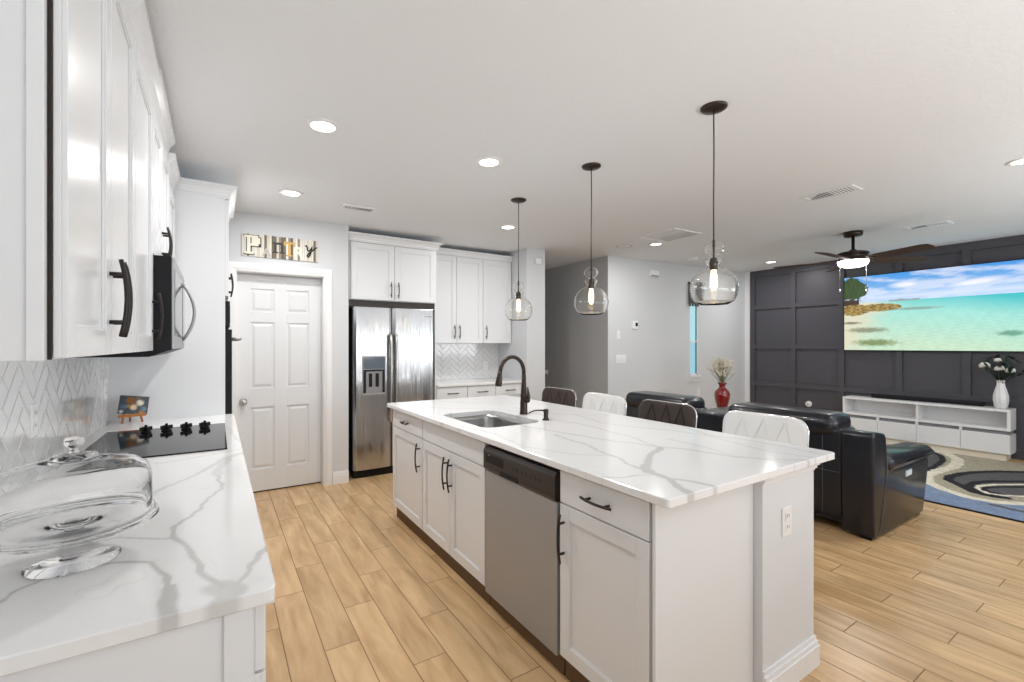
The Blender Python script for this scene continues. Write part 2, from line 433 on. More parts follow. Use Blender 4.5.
# frame thickness in front of the field, then raised panels
mb.box(x0, x0 + st, y - 0.012, y, 0.012, 0.012 + dh).box(x0 + dw_ - st, x0 + dw_, y - 0.012, y, 0.012, 0.012 + dh)
mb.box(x0 + st + pw, x0 + st + pw + cs, y - 0.012, y, 0.012, 0.012 + dh)
zz = [0.012] + [q for r in rows_ for q in r] + [0.012 + dh]
for i in range(0, len(zz), 2):
    for k in (0, 1):
        xa = x0 + st + k * (pw + cs); mb.box(xa, xa + pw, y - 0.012, y, zz[i], zz[i + 1])
for (za, zb) in rows_:
    for k in (0, 1):
        xa = x0 + st + k * (pw + cs)
        for (i0, y0_, i1, y1_) in ((0.014, y, 0.036, y - 0.009), (0.036, y - 0.009, 0.037, y - 0.009)):
            A = [(xa + i0, y0_, za + i0), (xa + pw - i0, y0_, za + i0), (xa + pw - i0, y0_, zb - i0), (xa + i0, y0_, zb - i0)]
            B = [(xa + i1, y1_, za + i1), (xa + pw - i1, y1_, za + i1), (xa + pw - i1, y1_, zb - i1), (xa + i1, y1_, zb - i1)]
            A = [mb.bm.verts.new(p) for p in A]; B = [mb.bm.verts.new(p) for p in B]
            for i in range(4): mb._f([A[i], A[(i + 1) % 4], B[(i + 1) % 4], B[i]])
        mb._f(B)
door = struct(mb, 'door_1', 'doorw')
mod_bevel(door, 0.002, 1)
rx = Matrix.Translation((0.205, y - 0.012, 0.86)) @ Matrix.Rotation(PI / 2, 4, 'X')
MB().lathe([(0, 0), (0.032, 0), (0.032, 0.006), (0.014, 0.010), (0.012, 0.028), (0.024, 0.036), (0.029, 0.048), (0.026, 0.060), (0.012, 0.067), (0, 0.068)], mtx=rx, n=24).build('door_knob', 'nickel', door)
struct(MB().box(DX0 + 0.014, DX1 - 0.014, 4.90, 4.94, 0.0, 0.010), 'trim_3', 'darkgap')


# ---------------------------------------------------------------- cabinet parts (local: front faces -y)
def shaker(w, h, t=0.02, fr=0.058, rec=0.009):
    mb = MB(); g = 0.0
    mb.box(0, w, -t + rec, 0, 0, h)
    mb.box(0, fr, -t, -t + rec, 0, h).box(w - fr, w, -t, -t + rec, 0, h)
    mb.box(fr, w - fr, -t, -t + rec, 0, fr).box(fr, w - fr, -t, -t + rec, h - fr, h)
    # small inner bead
    q = 0.006
    for i in range(1):
        mb.box(fr, fr + q, -t + rec * 0.45, -t + rec, fr, h - fr).box(w - fr - q, w - fr, -t + rec * 0.45, -t + rec, fr, h - fr)
        mb.box(fr, w - fr, -t + rec * 0.45, -t + rec, fr, fr + q).box(fr, w - fr, -t + rec * 0.45, -t + rec, h - fr - q, h - fr)
    return mb


def bow_handle(L=0.19, vertical=True, out=0.026):
    mb = MB(); pts = []
    for i in range(13):
        s_ = -1 + 2 * i / 12; a = s_ * L / 2; o_ = -0.022 - out * 0.45 * (1 - s_ * s_)
        pts.append((0, o_, a) if vertical else (a, o_, 0))
    mb.tube(pts, 0.0055, 8)
    for s_ in (-0.62, 0.62):
        a = s_ * L / 2; e = -0.022 - out * 0.45 * (1 - s_ * s_)
        mb.tube([(0, 0, a), (0, e, a)] if vertical else [(a, 0, 0), (a, e, 0)], 0.0052, 8)
    return mb


def add_door(parent, x0, x1, z0, z1, hx=None, hz=None, L=0.19, t=0.02, gap=0.0025, y=0.0):
    d = shaker(x1 - x0 - 2 * gap, z1 - z0 - 2 * gap, t).build('door', 'white', parent, (x0 + gap, y, z0 + gap))
    mod_bevel(d, 0.0012, 1)
    if hx is not None:
        bow_handle(L).build('handle', 'pull', d, (hx - x0 - gap, -t, hz - z0 - gap))
    return d


def add_drawer(parent, x0, x1, z0, z1, handle=True, L=0.15, t=0.02, gap=0.0025, y=0.0, name='drawer'):
    mb = MB(); w_, h_ = x1 - x0 - 2 * gap, z1 - z0 - 2 * gap
    mb.box(0, w_, -t, 0, 0, h_)
    d = mb.build(name, 'white', parent, (x0 + gap, y, z0 + gap)); mod_bevel(d, 0.003, 2)
    if handle: bow_handle(L, False).build('handle', 'pull', d, (w_ / 2, -t, h_ / 2))
    return d


def crown(parent, x0, x1, y0, y1, z0, z1, pf=0.05, pl=0.05, pr=0.05):
    """cornice standing out to the front (-y), left and right."""
    h = z1 - z0; lv = []
    for f, p in ((0, 0.12), (0.12, 0.12), (0.16, 0.22), (0.35, 0.28), (0.6, 0.5), (0.78, 0.85), (0.82, 1), (1, 1)):
        lv.append((x0 - pl * p, x1 + pr * p, y0 - pf * p, y1, z0 + h * f))
    return MB().rings(lv).build('crown', 'white', parent)


# ---------------------------------------------------------------- quartz slabs with veins
def seg_dist(PX, PY, pl):
    best = np.full(PX.shape, 9.0)
    for (ax, ay), (bx, by) in zip(pl, pl[1:]):
        dx, dy = bx - ax, by - ay; l2 = dx * dx + dy * dy + 1e-9
        t = np.clip(((PX - ax) * dx + (PY - ay) * dy) / l2, 0, 1)
        best = np.minimum(best, np.hypot(PX - ax - t * dx, PY - ay - t * dy))
    return best


def wob(x, y, k, s):
    return (np.sin(x * 13 * k + s) * np.cos(y * 11 * k - s * 1.7) + 0.5 * np.sin(x * 29 * k - y * 23 * k + s * 3) + 0.3 * np.sin(x * 61 * k + y * 53 * k + s)) / 1.8


def quartz_colour(X_, Y_, veins, extra_seed=1.0):
    jx = X_ + 0.011 * wob(X_, Y_, 1.5, 1.1); jy = Y_ + 0.011 * wob(X_, Y_, 1.5, 4.2)
    a = np.zeros(X_.shape)
    for pts, wd_, st in veins:
        d = seg_dist(jx, jy, pts); ww = wd_ * (1.05 + 0.35 * wob(X_, Y_, 0.35, 2.0)) + 0.0015
        a = np.maximum(a, st * np.clip((1.12 - d / np.maximum(ww, 0.002)) * 2.2, 0, 1))
        a = np.maximum(a, 0.22 * st * np.exp(-d / (wd_ * 3)))
    # faint hairline veining
    n = wob(X_ * 0.55 + 0.35 * Y_, Y_ * 0.3, 0.55, extra_seed) + 0.35 * wob(X_, Y_, 0.9, extra_seed + 2)
    a = np.maximum(a, 0.16 * np.clip(1 - np.abs(n - 0.22) / 0.02, 0, 1))
    base = 0.84 + 0.012 * wob(X_, Y_, 0.4, 5)
    a = np.clip(a * 0.9, 0, 0.9); r = base * (1 - a) + 0.37 * a
    return np.stack([r, r, r * (1 - 0.02 * a), np.ones_like(r)], -1)


def slab(name, x0, x1, y0, y1, z0, z1, veins, cell=0.008, hole=None, seed=1.0, parent=None, rnd=0.02):
    nx = int(round((x1 - x0) / cell)); ny = int(round((y1 - y0) / cell))
    bm = bmesh.new(); xs = np.linspace(x0, x1, nx + 1); ys = np.linspace(y0, y1, ny + 1)
    if hole:
        hx0, hx1, hy0, hy1, hr = hole

        def inside(x, y):
            qx = max(hx0 + hr - x, x - hx1 + hr, 0); qy = max(hy0 + hr - y, y - hy1 + hr, 0)
            return hx0 < x < hx1 and hy0 < y < hy1 and math.hypot(qx, qy) < hr
    V = [[None] * (ny + 1) for _ in range(nx + 1)]

    def gv(i, j):
        if V[i][j] is None: V[i][j] = bm.verts.new((xs[i], ys[j], z1))
        return V[i][j]
    for i in range(nx):
        for j in range(ny):
            if hole and inside((xs[i] + xs[i + 1]) / 2, (ys[j] + ys[j + 1]) / 2): continue
            bm.faces.new((gv(i, j), gv(i + 1, j), gv(i + 1, j + 1), gv(i, j + 1)))
    be = [e for e in bm.edges if len(e.link_faces) == 1]
    if hole:   # snap the rim of the cut-out to its rounded outline
        cxm, cym = (hx0 + hx1) / 2, (hy0 + hy1) / 2
        for v in {v for e in be for v in e.verts}:
            x, y = v.co.x, v.co.y
            if hx0 - 0.05 < x < hx1 + 0.05 and hy0 - 0.05 < y < hy1 + 0.05:
                kx = min(max(x, hx0 + hr), hx1 - hr); ky = min(max(y, hy0 + hr), hy1 - hr)
                dx, dy = x - kx, y - ky; l = math.hypot(dx, dy)
                if l > 1e-6: v.co.x = kx + dx / l * hr; v.co.y = ky + dy / l * hr
    # round outer corners a little
    for v in {v for e in be for v in e.verts}:
        x, y = v.co.x, v.co.y
        kx = min(max(x, x0 + rnd), x1 - rnd); ky = min(max(y, y0 + rnd), y1 - rnd)
        dx, dy = x - kx, y - ky; l = math.hypot(dx, dy)
        if l > rnd and abs(dx) > 1e-6 and abs(dy) > 1e-6: v.co.x = kx + dx / l * rnd; v.co.y = ky + dy / l * rnd
    cur = be
    for (dz, off) in ((-0.003, 0.003), (z0 - z1 + 0.006, 0), (-0.003, -0.003)):
        r = bmesh.ops.extrude_edge_only(bm, edges=cur)
        nv = [g for g in r['geom'] if isinstance(g, bmesh.types.BMVert)]
        cur = [g for g in r['geom'] if isinstance(g, bmesh.types.BMEdge)]
        for v in nv:
            v.co.z += dz
            if off:
                x, y = v.co.x, v.co.y
                if hole and hx0 - 0.05 < x < hx1 + 0.05 and hy0 - 0.05 < y < hy1 + 0.05: continue
                v.co.x += off * ((x > x1 - 0.012) - (x < x0 + 0.012)); v.co.y += off * ((y > y1 - 0.012) - (y < y0 + 0.012))
    rects = [(x0, x1, y0, y1)]
    if hole: rects = [(x0, hx0, y0, y1), (hx1, x1, y0, y1), (hx0, hx1, y0, hy0), (hx0, hx1, hy1, y1)]
    for a, b_, c, d in rects:
        bm.faces.new([bm.verts.new(p) for p in ((a, c, z0), (a, d, z0), (b_, d, z0), (b_, c, z0))])
    me = bpy.data.meshes.new(name); bm.to_mesh(me); bm.free()
    n = len(me.vertices); co = np.empty(n * 3); me.vertices.foreach_get('co', co); co = co.reshape(-1, 3)
    ca = me.color_attributes.new('col', 'FLOAT_COLOR', 'POINT')
    ca.data.foreach_set('color', quartz_colour(co[:, 0], co[:, 1], veins, seed).astype(np.float32).ravel())
    me.materials.append(M['quartz'])
    o = bpy.data.objects.new(name, me); COL.objects.link(o)
    if parent: o.parent = parent
    return o


ISL_V = [
    ([(1.27, 0.90), (1.295, 0.984), (1.336, 1.054), (1.346, 1.136), (1.392, 1.202), (1.466, 1.261), (1.604, 1.34), (1.70, 1.383), (1.72, 1.40)], 0.017, 0.62),
    ([(1.35, 2.9), (1.50, 2.2), (1.60, 1.75), (1.653, 1.581), (1.698, 1.474), (1.719, 1.396), (1.772, 1.333), (1.811, 1.206), (1.844, 1.097), (1.95, 0.98), (2.05, 0.90)], 0.006, 0.5),
    ([(1.50, 1.9), (1.46, 1.60), (1.406, 1.345), (1.374, 1.276), (1.367, 1.198), (1.346, 1.136)], 0.007, 0.5),
    ([(1.336, 1.06), (1.36, 1.03), (1.373, 1.005), (1.397, 0.926), (1.40, 0.90)], 0.010, 0.5),
    ([(1.16, 1.2), (1.207, 1.155), (1.266, 1.142), (1.322, 1.115)], 0.004, 0.45),
    ([(1.90, 2.9), (1.85, 2.5), (1.789, 2.3), (1.825, 2.1), (1.82, 1.9), (1.78, 1.6), (1.72, 1.42)], 0.005, 0.45),
    ([(2.05, 2.4), (1.97, 2.05), (2.0, 1.85), (2.105, 1.65), (2.16, 1.45), (2.227, 1.25), (2.2, 0.9)], 0.006, 0.38),
    ([(1.90, 1.50), (1.90, 1.30), (1.851, 1.12), (1.9, 1.0), (1.93, 0.9)], 0.004, 0.4),
    ([(1.25, 3.5), (1.45, 3.1), (1.72, 2.95), (1.85, 2.6), (2.1, 2.3), (2.29, 2.2)], 0.005, 0.35),
    ([(1.5, 3.66), (1.75, 3.3), (2.0, 3.1), (2.29, 2.8)], 0.006, 0.35),
    ([(1.16, 2.6), (1.24, 2.1), (1.20, 1.75), (1.3, 1.5), (1.42, 1.4)], 0.0045, 0.35),
    ([(2.29, 1.7), (2.12, 1.35), (2.06, 1.1), (2.1, 0.9)], 0.005, 0.35)]
LFT_V = [
    ([(0.106, 2.327), (0.017, 2.236), (-0.058, 2.037), (-0.144, 1.894), (-0.20, 1.72)], 0.010, 0.42),
    ([(-0.2, 2.3), (-0.02, 2.35), (0.09, 2.40)], 0.006, 0.4),
    ([(0.03, 2.25), (0.012, 2.1), (0.004, 1.961)], 0.016, 0.4),
    ([(0.004, 1.961), (0.007, 1.796), (-0.039, 1.592), (-0.093, 1.483), (-0.087, 1.392), (-0.044, 1.259), (-0.028, 1.146), (0.0, 1.061)], 0.0055, 0.62),
    ([(0.0, 1.061), (0.023, 1.03), (0.0, 0.98)], 0.026, 0.5),
    ([(0.10, 1.21), (0.061, 1.137), (0.036, 1.069), (0.015, 1.03)], 0.006, 0.5),
    ([(-0.30, 1.46), (-0.204, 1.468), (-0.145, 1.42), (-0.086, 1.375)], 0.0025, 0.6),
    ([(-0.40, 1.10), (-0.334, 1.21), (-0.31, 1.262), (-0.258, 1.307), (-0.197, 1.304), (-0.129, 1.265), (-0.089, 1.174), (-0.078, 1.10)], 0.0035, 0.62),
    ([(-0.078, 1.11), (-0.072, 1.07), (-0.071, 0.97)], 0.011, 0.62),
    ([(-0.45, 1.35), (-0.38, 1.25), (-0.345, 1.16), (-0.36, 1.0)], 0.004, 0.5),
    ([(-0.2, 3.4), (0.0, 3.3), (0.06, 3.0), (0.09, 2.6)], 0.004, 0.3)]

# ---------------------------------------------------------------- island
CT = 0.884
SINK = (1.275, 1.685, 2.245, 2.865, 0.075)
isl_top = slab('island_countertop', 1.16, 2.29, 0.911, 3.665, CT, 0.914, ISL_V, 0.0055, SINK)
tag(isl_top, 'long white quartz island countertop with grey veins and a sink cut-out', 'countertop')

GI = 'white base cabinets of the island'


def local_x(y, yref): return yref - y   # island fronts: local x runs towards the camera


def island_cab(label, ya, yb, doors, drawers, extra=None):
    """ya far end, yb near end (world y). Front plane X=1.21, doors stand out to 1.19."""
    t = thing('base_cabinet', label, 'cabinet', (1.21, ya, 0), -PI / 2, GI)
    W = ya - yb
    mb = MB()   # carcass shell: open inside, back, sides, bottom, front rails
    mb.box(0, 0.018, 0, 0.54, 0.1, CT).box(W - 0.018, W, 0, 0.54, 0.1, CT).box(0.018, W - 0.018, 0.0, 0.54, 0.1, 0.118)
    mb.box(0.018, W - 0.018, 0.522, 0.54, 0.118, CT - 0.1).box(0.018, W - 0.018, 0.0, 0.018, 0.118, CT - 0.004)
    mb.build('body', 'white', t)
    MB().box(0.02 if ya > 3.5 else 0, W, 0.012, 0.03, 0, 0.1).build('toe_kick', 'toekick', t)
    for d in doors: add_door(t, *d)
    for d in drawers: add_drawer(t, *d)
    return t


GZ = 0.737
W = 3.62 - 2.98
island_cab('white island cabinet with one drawer at the end nearest the refrigerator', 3.62, 2.98,
           [(0.012, W, 0.105, GZ, W - 0.045, 0.60, 0.20)], [(0.012, W, GZ, CT - 0.012, True, 0.14)])
W = 2.975 - 2.10
island_cab('wide white sink cabinet with two doors below the island sink', 2.975, 2.10,
           [(0, W / 2, 0.105, GZ, W / 2 - 0.035, 0.60, 0.20), (W / 2, W, 0.105, GZ, W / 2 + 0.035, 0.60, 0.20)],
           [(0, W, GZ, CT - 0.012, False, 0.14, 0.02, 0.0025, 0.0, 'false_front')])
W = 1.475 - 1.0
island_cab('white island cabinet with drawer and door at the camera end, right of the dishwasher', 1.475, 1.0,
           [(0, W - 0.008, 0.105, GZ, 0.03, 0.60, 0.20)], [(0, W - 0.008, GZ, CT - 0.012, True, 0.16)])
# end panels of the run
o = MB().box(1.19, 1.766, 0.984, 0.998, 0.0, CT).build('end_panel', 'white')
tag(o, 'flat white end panel closing the near end of the island cabinets', 'panel'); mod_bevel(o, 0.002, 1)
# drywall pier (pony wall) behind the cabinets
t = thing('island_pier', 'white painted half wall behind the island cabinets carrying the countertop', 'half wall', (1.97, 0.95, 0))
t.location = (0, 0, 0)
MB().box(1.768, 2.18, 0.95, 3.62, 0, CT).build('wall_core', 'pony', t)
mb = MB()
for z0, z1, p in ((0, 0.085, 0.018), (0.085, 0.105, 0.013), (0.105, 0.125, 0.007)):
    mb.box(1.768, 2.18 + p, 0.95 - p, 0.95, z0, z1).box(2.18, 2.18 + p, 0.95, 3.62, z0, z1)
mb.build('baseboard', 'trimw', t)
mb = MB()
for z0, z1, p in ((CT - 0.038, CT - 0.030, 0.004), (CT - 0.030, CT - 0.016, 0.010), (CT - 0.016, CT, 0.018)):
    mb.box(1.768, 2.18 + p, 0.95 - p, 0.95, z0, z1).box(2.18, 2.18 + p, 0.95, 3.62, z0, z1)
mb.build('cove_moulding', 'trimw', t)


def wall_plate(label, mtx, w=0.072, h=0.117, kind='outlet', gang=1, group=None, name=None, cat=None):
    """plate on local x-z plane facing -y."""
    t = thing(name or ('wall_outlet' if kind == 'outlet' else 'light_switch'), label, cat or ('outlet' if kind == 'outlet' else 'switch'), group=group)
    t.matrix_world = mtx
    p = MB().box(-w / 2, w / 2, -0.006, 0, -h / 2, h / 2, 0.002).build('cover_plate', 'plate', t)
    if kind == 'outlet':
        mb = MB()
        for s_ in (-1, 1):
            mb.m('plate').box(-0.017, 0.017, -0.0085, -0.006, s_ * 0.022 - 0.015, s_ * 0.022 + 0.015, 0.001)
            mb.m('slot').box(-0.008, -0.005, -0.0092, -0.0085, s_ * 0.022 - 0.004, s_ * 0.022 + 0.008)
            mb.box(0.005, 0.008, -0.0092, -0.0085, s_ * 0.022 - 0.004, s_ * 0.022 + 0.008)
        mb.build('socket', None, t)
    else:
        for g_ in range(gang):
            cx_ = (g_ - (gang - 1) / 2) * 0.046
            MB().box(cx_ - 0.016, cx_ + 0.016, -0.010, -0.006, -0.033, 0.033, 0.001).build('rocker', 'plate', t)
    return t


T = Matrix.Translation; RZ = lambda a: Matrix.Rotation(a, 4, 'Z')
wall_plate('white outlet on the end of the island half wall', T((1.945, 0.95, 0.67)))

# dishwasher
t = thing('dishwasher', 'stainless steel dishwasher with dark control panel built into the island', 'dishwasher', (1.21, 2.092, 0), -PI / 2)
W = 0.608
MB().box(0.004, W - 0.004, 0.0, 0.54, 0.1, CT - 0.02).build('tub', 'black', t)
o = MB().box(0.004, W - 0.004, -0.026, 0, 0.092, GZ - 0.005, 0.004).build('door', 'steelb', t)
mb = MB().m('brownblack')
mb.prism([(-0.026, GZ - 0.004), (-0.036, GZ + 0.012), (-0.036, CT - 0.045), (-0.022, CT - 0.026), (0, CT - 0.026), (0, GZ - 0.004)], 0.004, W - 0.004, 'x')
cp = mb.build('control_panel', None, t)
MB().box(0.03, 0.20, -0.0375, -0.036, GZ + 0.045, CT - 0.06).build('vent_window', 'black', cp)
MB().box(0.17, 0.33, -0.0395, -0.032, GZ + 0.004, GZ + 0.028, 0.003).build('latch_grip', 'black', cp)
for k in range(7):
    MB().box(0.27 + 0.036 * k, 0.292 + 0.036 * k, -0.0385, -0.036, GZ + 0.055, GZ + 0.070 + 0.006 * (k % 2), 0.001).build('button', 'brownblack', cp)
MB().box(0.055, 0.075, -0.0385, -0.0374, GZ + 0.083, GZ + 0.087).build('badge', 'nickel', cp)
MB().box(0.0, W, 0.012, 0.03, 0, 0.092).build('toe_kick', 'toekick', t)

# sink bowl
t = thing('kitchen_sink', 'undermount stainless steel sink sunk into the island top', 'sink', (0, 0, 0))
hx0, hx1, hy0, hy1, hr = SINK


def rrect(x0, x1, y0, y1, r, z, n=8):
    P = []
    for cx_, cy_, a0 in ((x1 - r, y1 - r, 0), (x0 + r, y1 - r, PI / 2), (x0 + r, y0 + r, PI), (x1 - r, y0 + r, 1.5 * PI)):
        for i in range(n + 1):
            a = a0 + PI / 2 * i / n; P.append((cx_ + r * math.cos(a), cy_ + r * math.sin(a), z))
    return P


bm = bmesh.new(); R = []
for ins, z, r in ((-0.02, 0.883, hr + 0.02), (0.0, 0.883, hr), (0.004, 0.86, hr), (0.008, 0.72, hr), (0.03, 0.69, hr), (0.09, 0.682, hr * 0.7)):
    R.append([bm.verts.new(p) for p in rrect(hx0 + ins, hx1 - ins, hy0 + ins, hy1 - ins, r, z)])
for A, B in zip(R, R[1:]):
    for i in range(len(A)):
        f = bm.faces.new((A[i], A[(i + 1) % len(A)], B[(i + 1) % len(A)], B[i])); f.smooth = True
bm.faces.new(R[-1]); me = bpy.data.meshes.new('bowl'); bm.to_mesh(me); bm.free(); me.materials.append(M['steels'])
o = bpy.data.objects.new('bowl', me); COL.objects.link(o); o.parent = t
sm = o.modifiers.new('solid', 'SOLIDIFY'); sm.thickness = 0.002; sm.offset = -1
MB().lathe([(0, 0.684), (0.022, 0.684), (0.03, 0.6865), (0.042, 0.6865), (0.045, 0.683)], 1.48, 2.555).build('drain', 'chrome', t)

# faucet
t = thing('kitchen_faucet', 'tall dark bronze gooseneck faucet standing behind the island sink', 'faucet', (1.764, 2.575, 0.914))
MB().lathe([(0, 0), (0.029, 0), (0.029, 0.006), (0.026, 0.012), (0.025, 0.08), (0.022, 0.11), (0.024, 0.125), (0.020, 0.15), (0.0165, 0.20), (0.0145, 0.27), (0, 0.27)], n=20).build('base', 'bronze', t)
pts = [(0, 0, 0.26), (0, 0, 0.285)]
Rr = 0.108; dirx, diry = -0.985, -0.17
for i in range(17):
    a = PI * i / 16 * 0.96
    dd = Rr - Rr * math.cos(a); pts.append((dirx * dd, diry * dd, 0.285 + Rr * math.sin(a)))
MB().tube(pts, 0.0135, 12).build('spout', 'bronze', t)
ex, ey, ez = pts[-1]
MB().tube([(ex, ey, ez + 0.005), (ex - 0.004, ey, ez - 0.02), (ex - 0.012, ey - 0.001, ez - 0.075), (ex - 0.014, ey - 0.001, ez - 0.095)], [0.0145, 0.016, 0.023, 0.022], 14).build('spray_head', 'bronze', t)
MB().tube([(0.0, -0.012, 0.098), (0.002, -0.05, 0.098), (0.002, -0.058, 0.098)], [0.017, 0.017, 0.012], 12).tube([(0.002, -0.048, 0.10), (0.003, -0.056, 0.125), (0.004, -0.047, 0.155), (0.006, -0.036, 0.185)], [0.011, 0.011, 0.008, 0.006], 10).build('lever', 'bronze', t)
t = thing('soap_dispenser', 'small dark bronze soap dispenser pump right of the faucet', 'soap dispenser', (1.741, 2.294, 0.914))
MB().lathe([(0, 0), (0.023, 0), (0.022, 0.006), (0.015, 0.012), (0.0145, 0.045), (0.017, 0.05), (0.016, 0.066), (0.010, 0.070), (0, 0.070)], n=18).build('pump_body', 'bronze', t)
MB().tube([(0, 0, 0.058), (-0.03, 0.012, 0.062), (-0.065, 0.028, 0.062), (-0.095, 0.042, 0.050), (-0.102, 0.046, 0.042)], [0.006, 0.005, 0.0045, 0.004, 0.003], 8).build('nozzle', 'bronze', t)

# ---------------------------------------------------------------- left run
lt = slab('left_countertop', -0.56, 0.095, 1.0, 3.675, CT, 0.914, LFT_V, 0.005, None, 3.0)
tag(lt, 'white quartz countertop with grey veins along the left wall', 'countertop')
GL = 'white base cabinets below the left countertop'


def left_cab(label, y0, y1, ndoor, drawer=True):
    t = thing('base_cabinet', label, 'cabinet', (0.062, y0, 0), PI / 2, GL)
    W = y1 - y0
    MB().box(0, W, 0, 0.62, 0.1, CT).build('body', 'white', t)
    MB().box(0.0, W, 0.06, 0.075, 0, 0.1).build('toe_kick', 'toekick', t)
    for k in range(ndoor):
        a, b_ = W * k / ndoor, W * (k + 1) / ndoor
        hx = b_ - 0.04 if (k % 2 == 0) else a + 0.04
        add_door(t, a, b_, 0.105, GZ, hx, 0.60)
        if drawer: add_drawer(t, a, b_, GZ, CT - 0.012)
    return t


left_cab('white base cabinet at the near end of the left countertop', 1.03, 1.62, 1)
left_cab('white base cabinet between the near end and the cooktop, left run', 1.622, 2.43, 2)
left_cab('white base cabinet directly under the black cooktop', 2.432, 3.23, 2)
left_cab('white base cabinet between cooktop and oven tower', 3.232, 3.668, 1)
o = MB().box(-0.56, 0.056, 1.012, 1.028, 0, CT).box(0.01, 0.056, 1.006, 1.012, 0, CT).build('end_panel', 'white')
tag(o, 'white end panel below the near edge of the left countertop', 'panel'); mod_bevel(o, 0.0015, 1)


# backsplash tiles: herringbone clipped to a rectangle (local: width u, height v, facing -y)
def herringbone(w, h, a=0.066, L=0.198, gap=0.004):
    bm = bmesh.new(); mbx = MB()
    n = int(max(w, h) / a) + 8
    c45 = math.cos(PI / 4)
    tiles = []
    k = L / a
    for i in range(-n, n):
        for j in range(-n, n):
            # herringbone lattice: pairs (horizontal, vertical)
            ox = i * a + j * L * 1.0; oy = i * a - j * L * 1.0
            tiles.append((ox, oy, L, a)); tiles.append((ox + 0 - a + a, oy + a, a, L))
    for (x, y, tw, th) in tiles:
        P = [(x + gap / 2, y + gap / 2), (x + tw - gap / 2, y + gap / 2), (x + tw - gap / 2, y + th - gap / 2), (x + gap / 2, y + th - gap / 2)]
        Q = [((px - py) * c45 + w / 2, (px + py) * c45 + h / 2) for px, py in P]
        # clip to the rectangle
        for ax, lim, sgn in ((0, 0.0, 1), (0, w, -1), (1, 0.0, 1), (1, h, -1)):
            out = []
            for q0, q1 in zip(Q, Q[1:] + Q[:1]):
                d0, d1 = (q0[ax] - lim) * sgn, (q1[ax] - lim) * sgn
                if d0 >= 0: out.append(q0)
                if (d0 >= 0) != (d1 >= 0):
                    t_ = d0 / (d0 - d1); out.append((q0[0] + (q1[0] - q0[0]) * t_, q0[1] + (q1[1] - q0[1]) * t_))
            Q = out
            if len(Q) < 3: break
        if len(Q) < 3: continue
        ar = abs(sum(q0[0] * q1[1] - q1[0] * q0[1] for q0, q1 in zip(Q, Q[1:] + Q[:1]))) / 2
        if ar < 2e-5: continue
        cx_ = sum(q[0] for q in Q) / len(Q); cz_ = sum(q[1] for q in Q) / len(Q)
        mbx.m('tile')
        A = [mbx.bm.verts.new((q[0], -0.004, q[1])) for q in Q]
        B = [mbx.bm.verts.new((q[0] + (cx_ - q[0]) * 0.035, -0.0075, q[1] + (cz_ - q[1]) * 0.035)) for q in Q]
        for i_ in range(len(Q)): mbx._f([A[i_], A[(i_ + 1) % len(Q)], B[(i_ + 1) % len(Q)], B[i_]])
        mbx._f(B)
    mbx.m('grout').box(0, w, -0.004, 0, 0, h)
    return mbx


o = herringbone(3.675 - 1.0, 1.37 - 0.914).build('backsplash', None, None, (-0.557, 1.0, 0.914), PI / 2)
tag(o, 'glossy white herringbone tile backsplash above the left countertop', 'backsplash')
wall_plate('white outlet on the tile above the cake stand', T((-0.552, 2.29, 1.12)) @ RZ(PI / 2))
wall_plate('white outlet on the tile beyond the cooktop, near the corner', T((-0.552, 3.52, 1.13)) @ RZ(PI / 2))

# upper cabinets on the left wall
GU = 'white upper cabinets on the left wall'
UZ0, UZ1 = 1.361, 2.40


def left_upper(label, y0, y1, z0, doors, zc=2.545, depth=0.33, xf=-0.248, pf=0.045, pl=0.0, pr=0.0, zt=UZ1):
    t = thing('upper_cabinet', label, 'cabinet', (xf, y0, z0), PI / 2, GU)
    W = y1 - y0; H_ = zt - z0
    mb = MB().box(0, W, 0.0, xf + 0.558, 0, H_)
    mb.build('body', 'white', t)
    for d in doors: add_door(t, *d)
    if zc: crown(t, 0, W, 0, xf + 0.558, H_, zc - z0, pf, pl, pr)
    return t


H_ = UZ1 - UZ0
left_upper('nearest white upper cabinet with a pair of doors and dark bow handles', 1.12, 1.93, UZ0,
           [(0.0, 0.405, 0.0, H_ - 0.008, 0.38, 0.144, 0.195, 0.02, 0.0025, -0.003), (0.405, 0.81, 0.0, H_ - 0.008, 0.43, 0.144, 0.195, 0.02, 0.0025, -0.003)], pl=0.0)
left_upper('single-door white upper cabinet beside the microwave', 1.932, 2.428, UZ0,
           [(0.0, 0.496, 0.0, H_ - 0.008, 0.455, 0.144, 0.195, 0.02, 0.0025, -0.003)])
z0 = 1.772
left_upper('short white upper cabinet directly above the microwave', 2.43, 3.20, z0,
           [(0, 0.385, 0, UZ1 - z0 - 0.008, 0.355, 0.11, 0.16, 0.02, 0.0025, -0.003), (0.385, 0.77, 0, UZ1 - z0 - 0.008, 0.415, 0.11, 0.16, 0.02, 0.0025, -0.003)], pf=0.05, zc=2.556, pr=0.01)
left_upper('narrow white upper cabinet between microwave and oven tower', 3.212, 3.638, UZ0,
           [(0.0, 0.426, 0.0, 0.95, 0.04, 0.135, 0.18, 0.02, 0.0025, -0.002)], zc=2.475, zt=2.33, pf=0.05)
MBX = MB().box(-0.2508, -0.2455, 1.117, 1.1215, UZ0, UZ1); o = MBX.build('gap_shade_strip', 'darkgap'); o.parent = bpy.data.objects['upper_cabinet']; o.matrix_parent_inverse = (T((-0.248, 1.12, UZ0)) @ RZ(PI / 2)).inverted()  # dark strip standing in for the shade between end panel and door
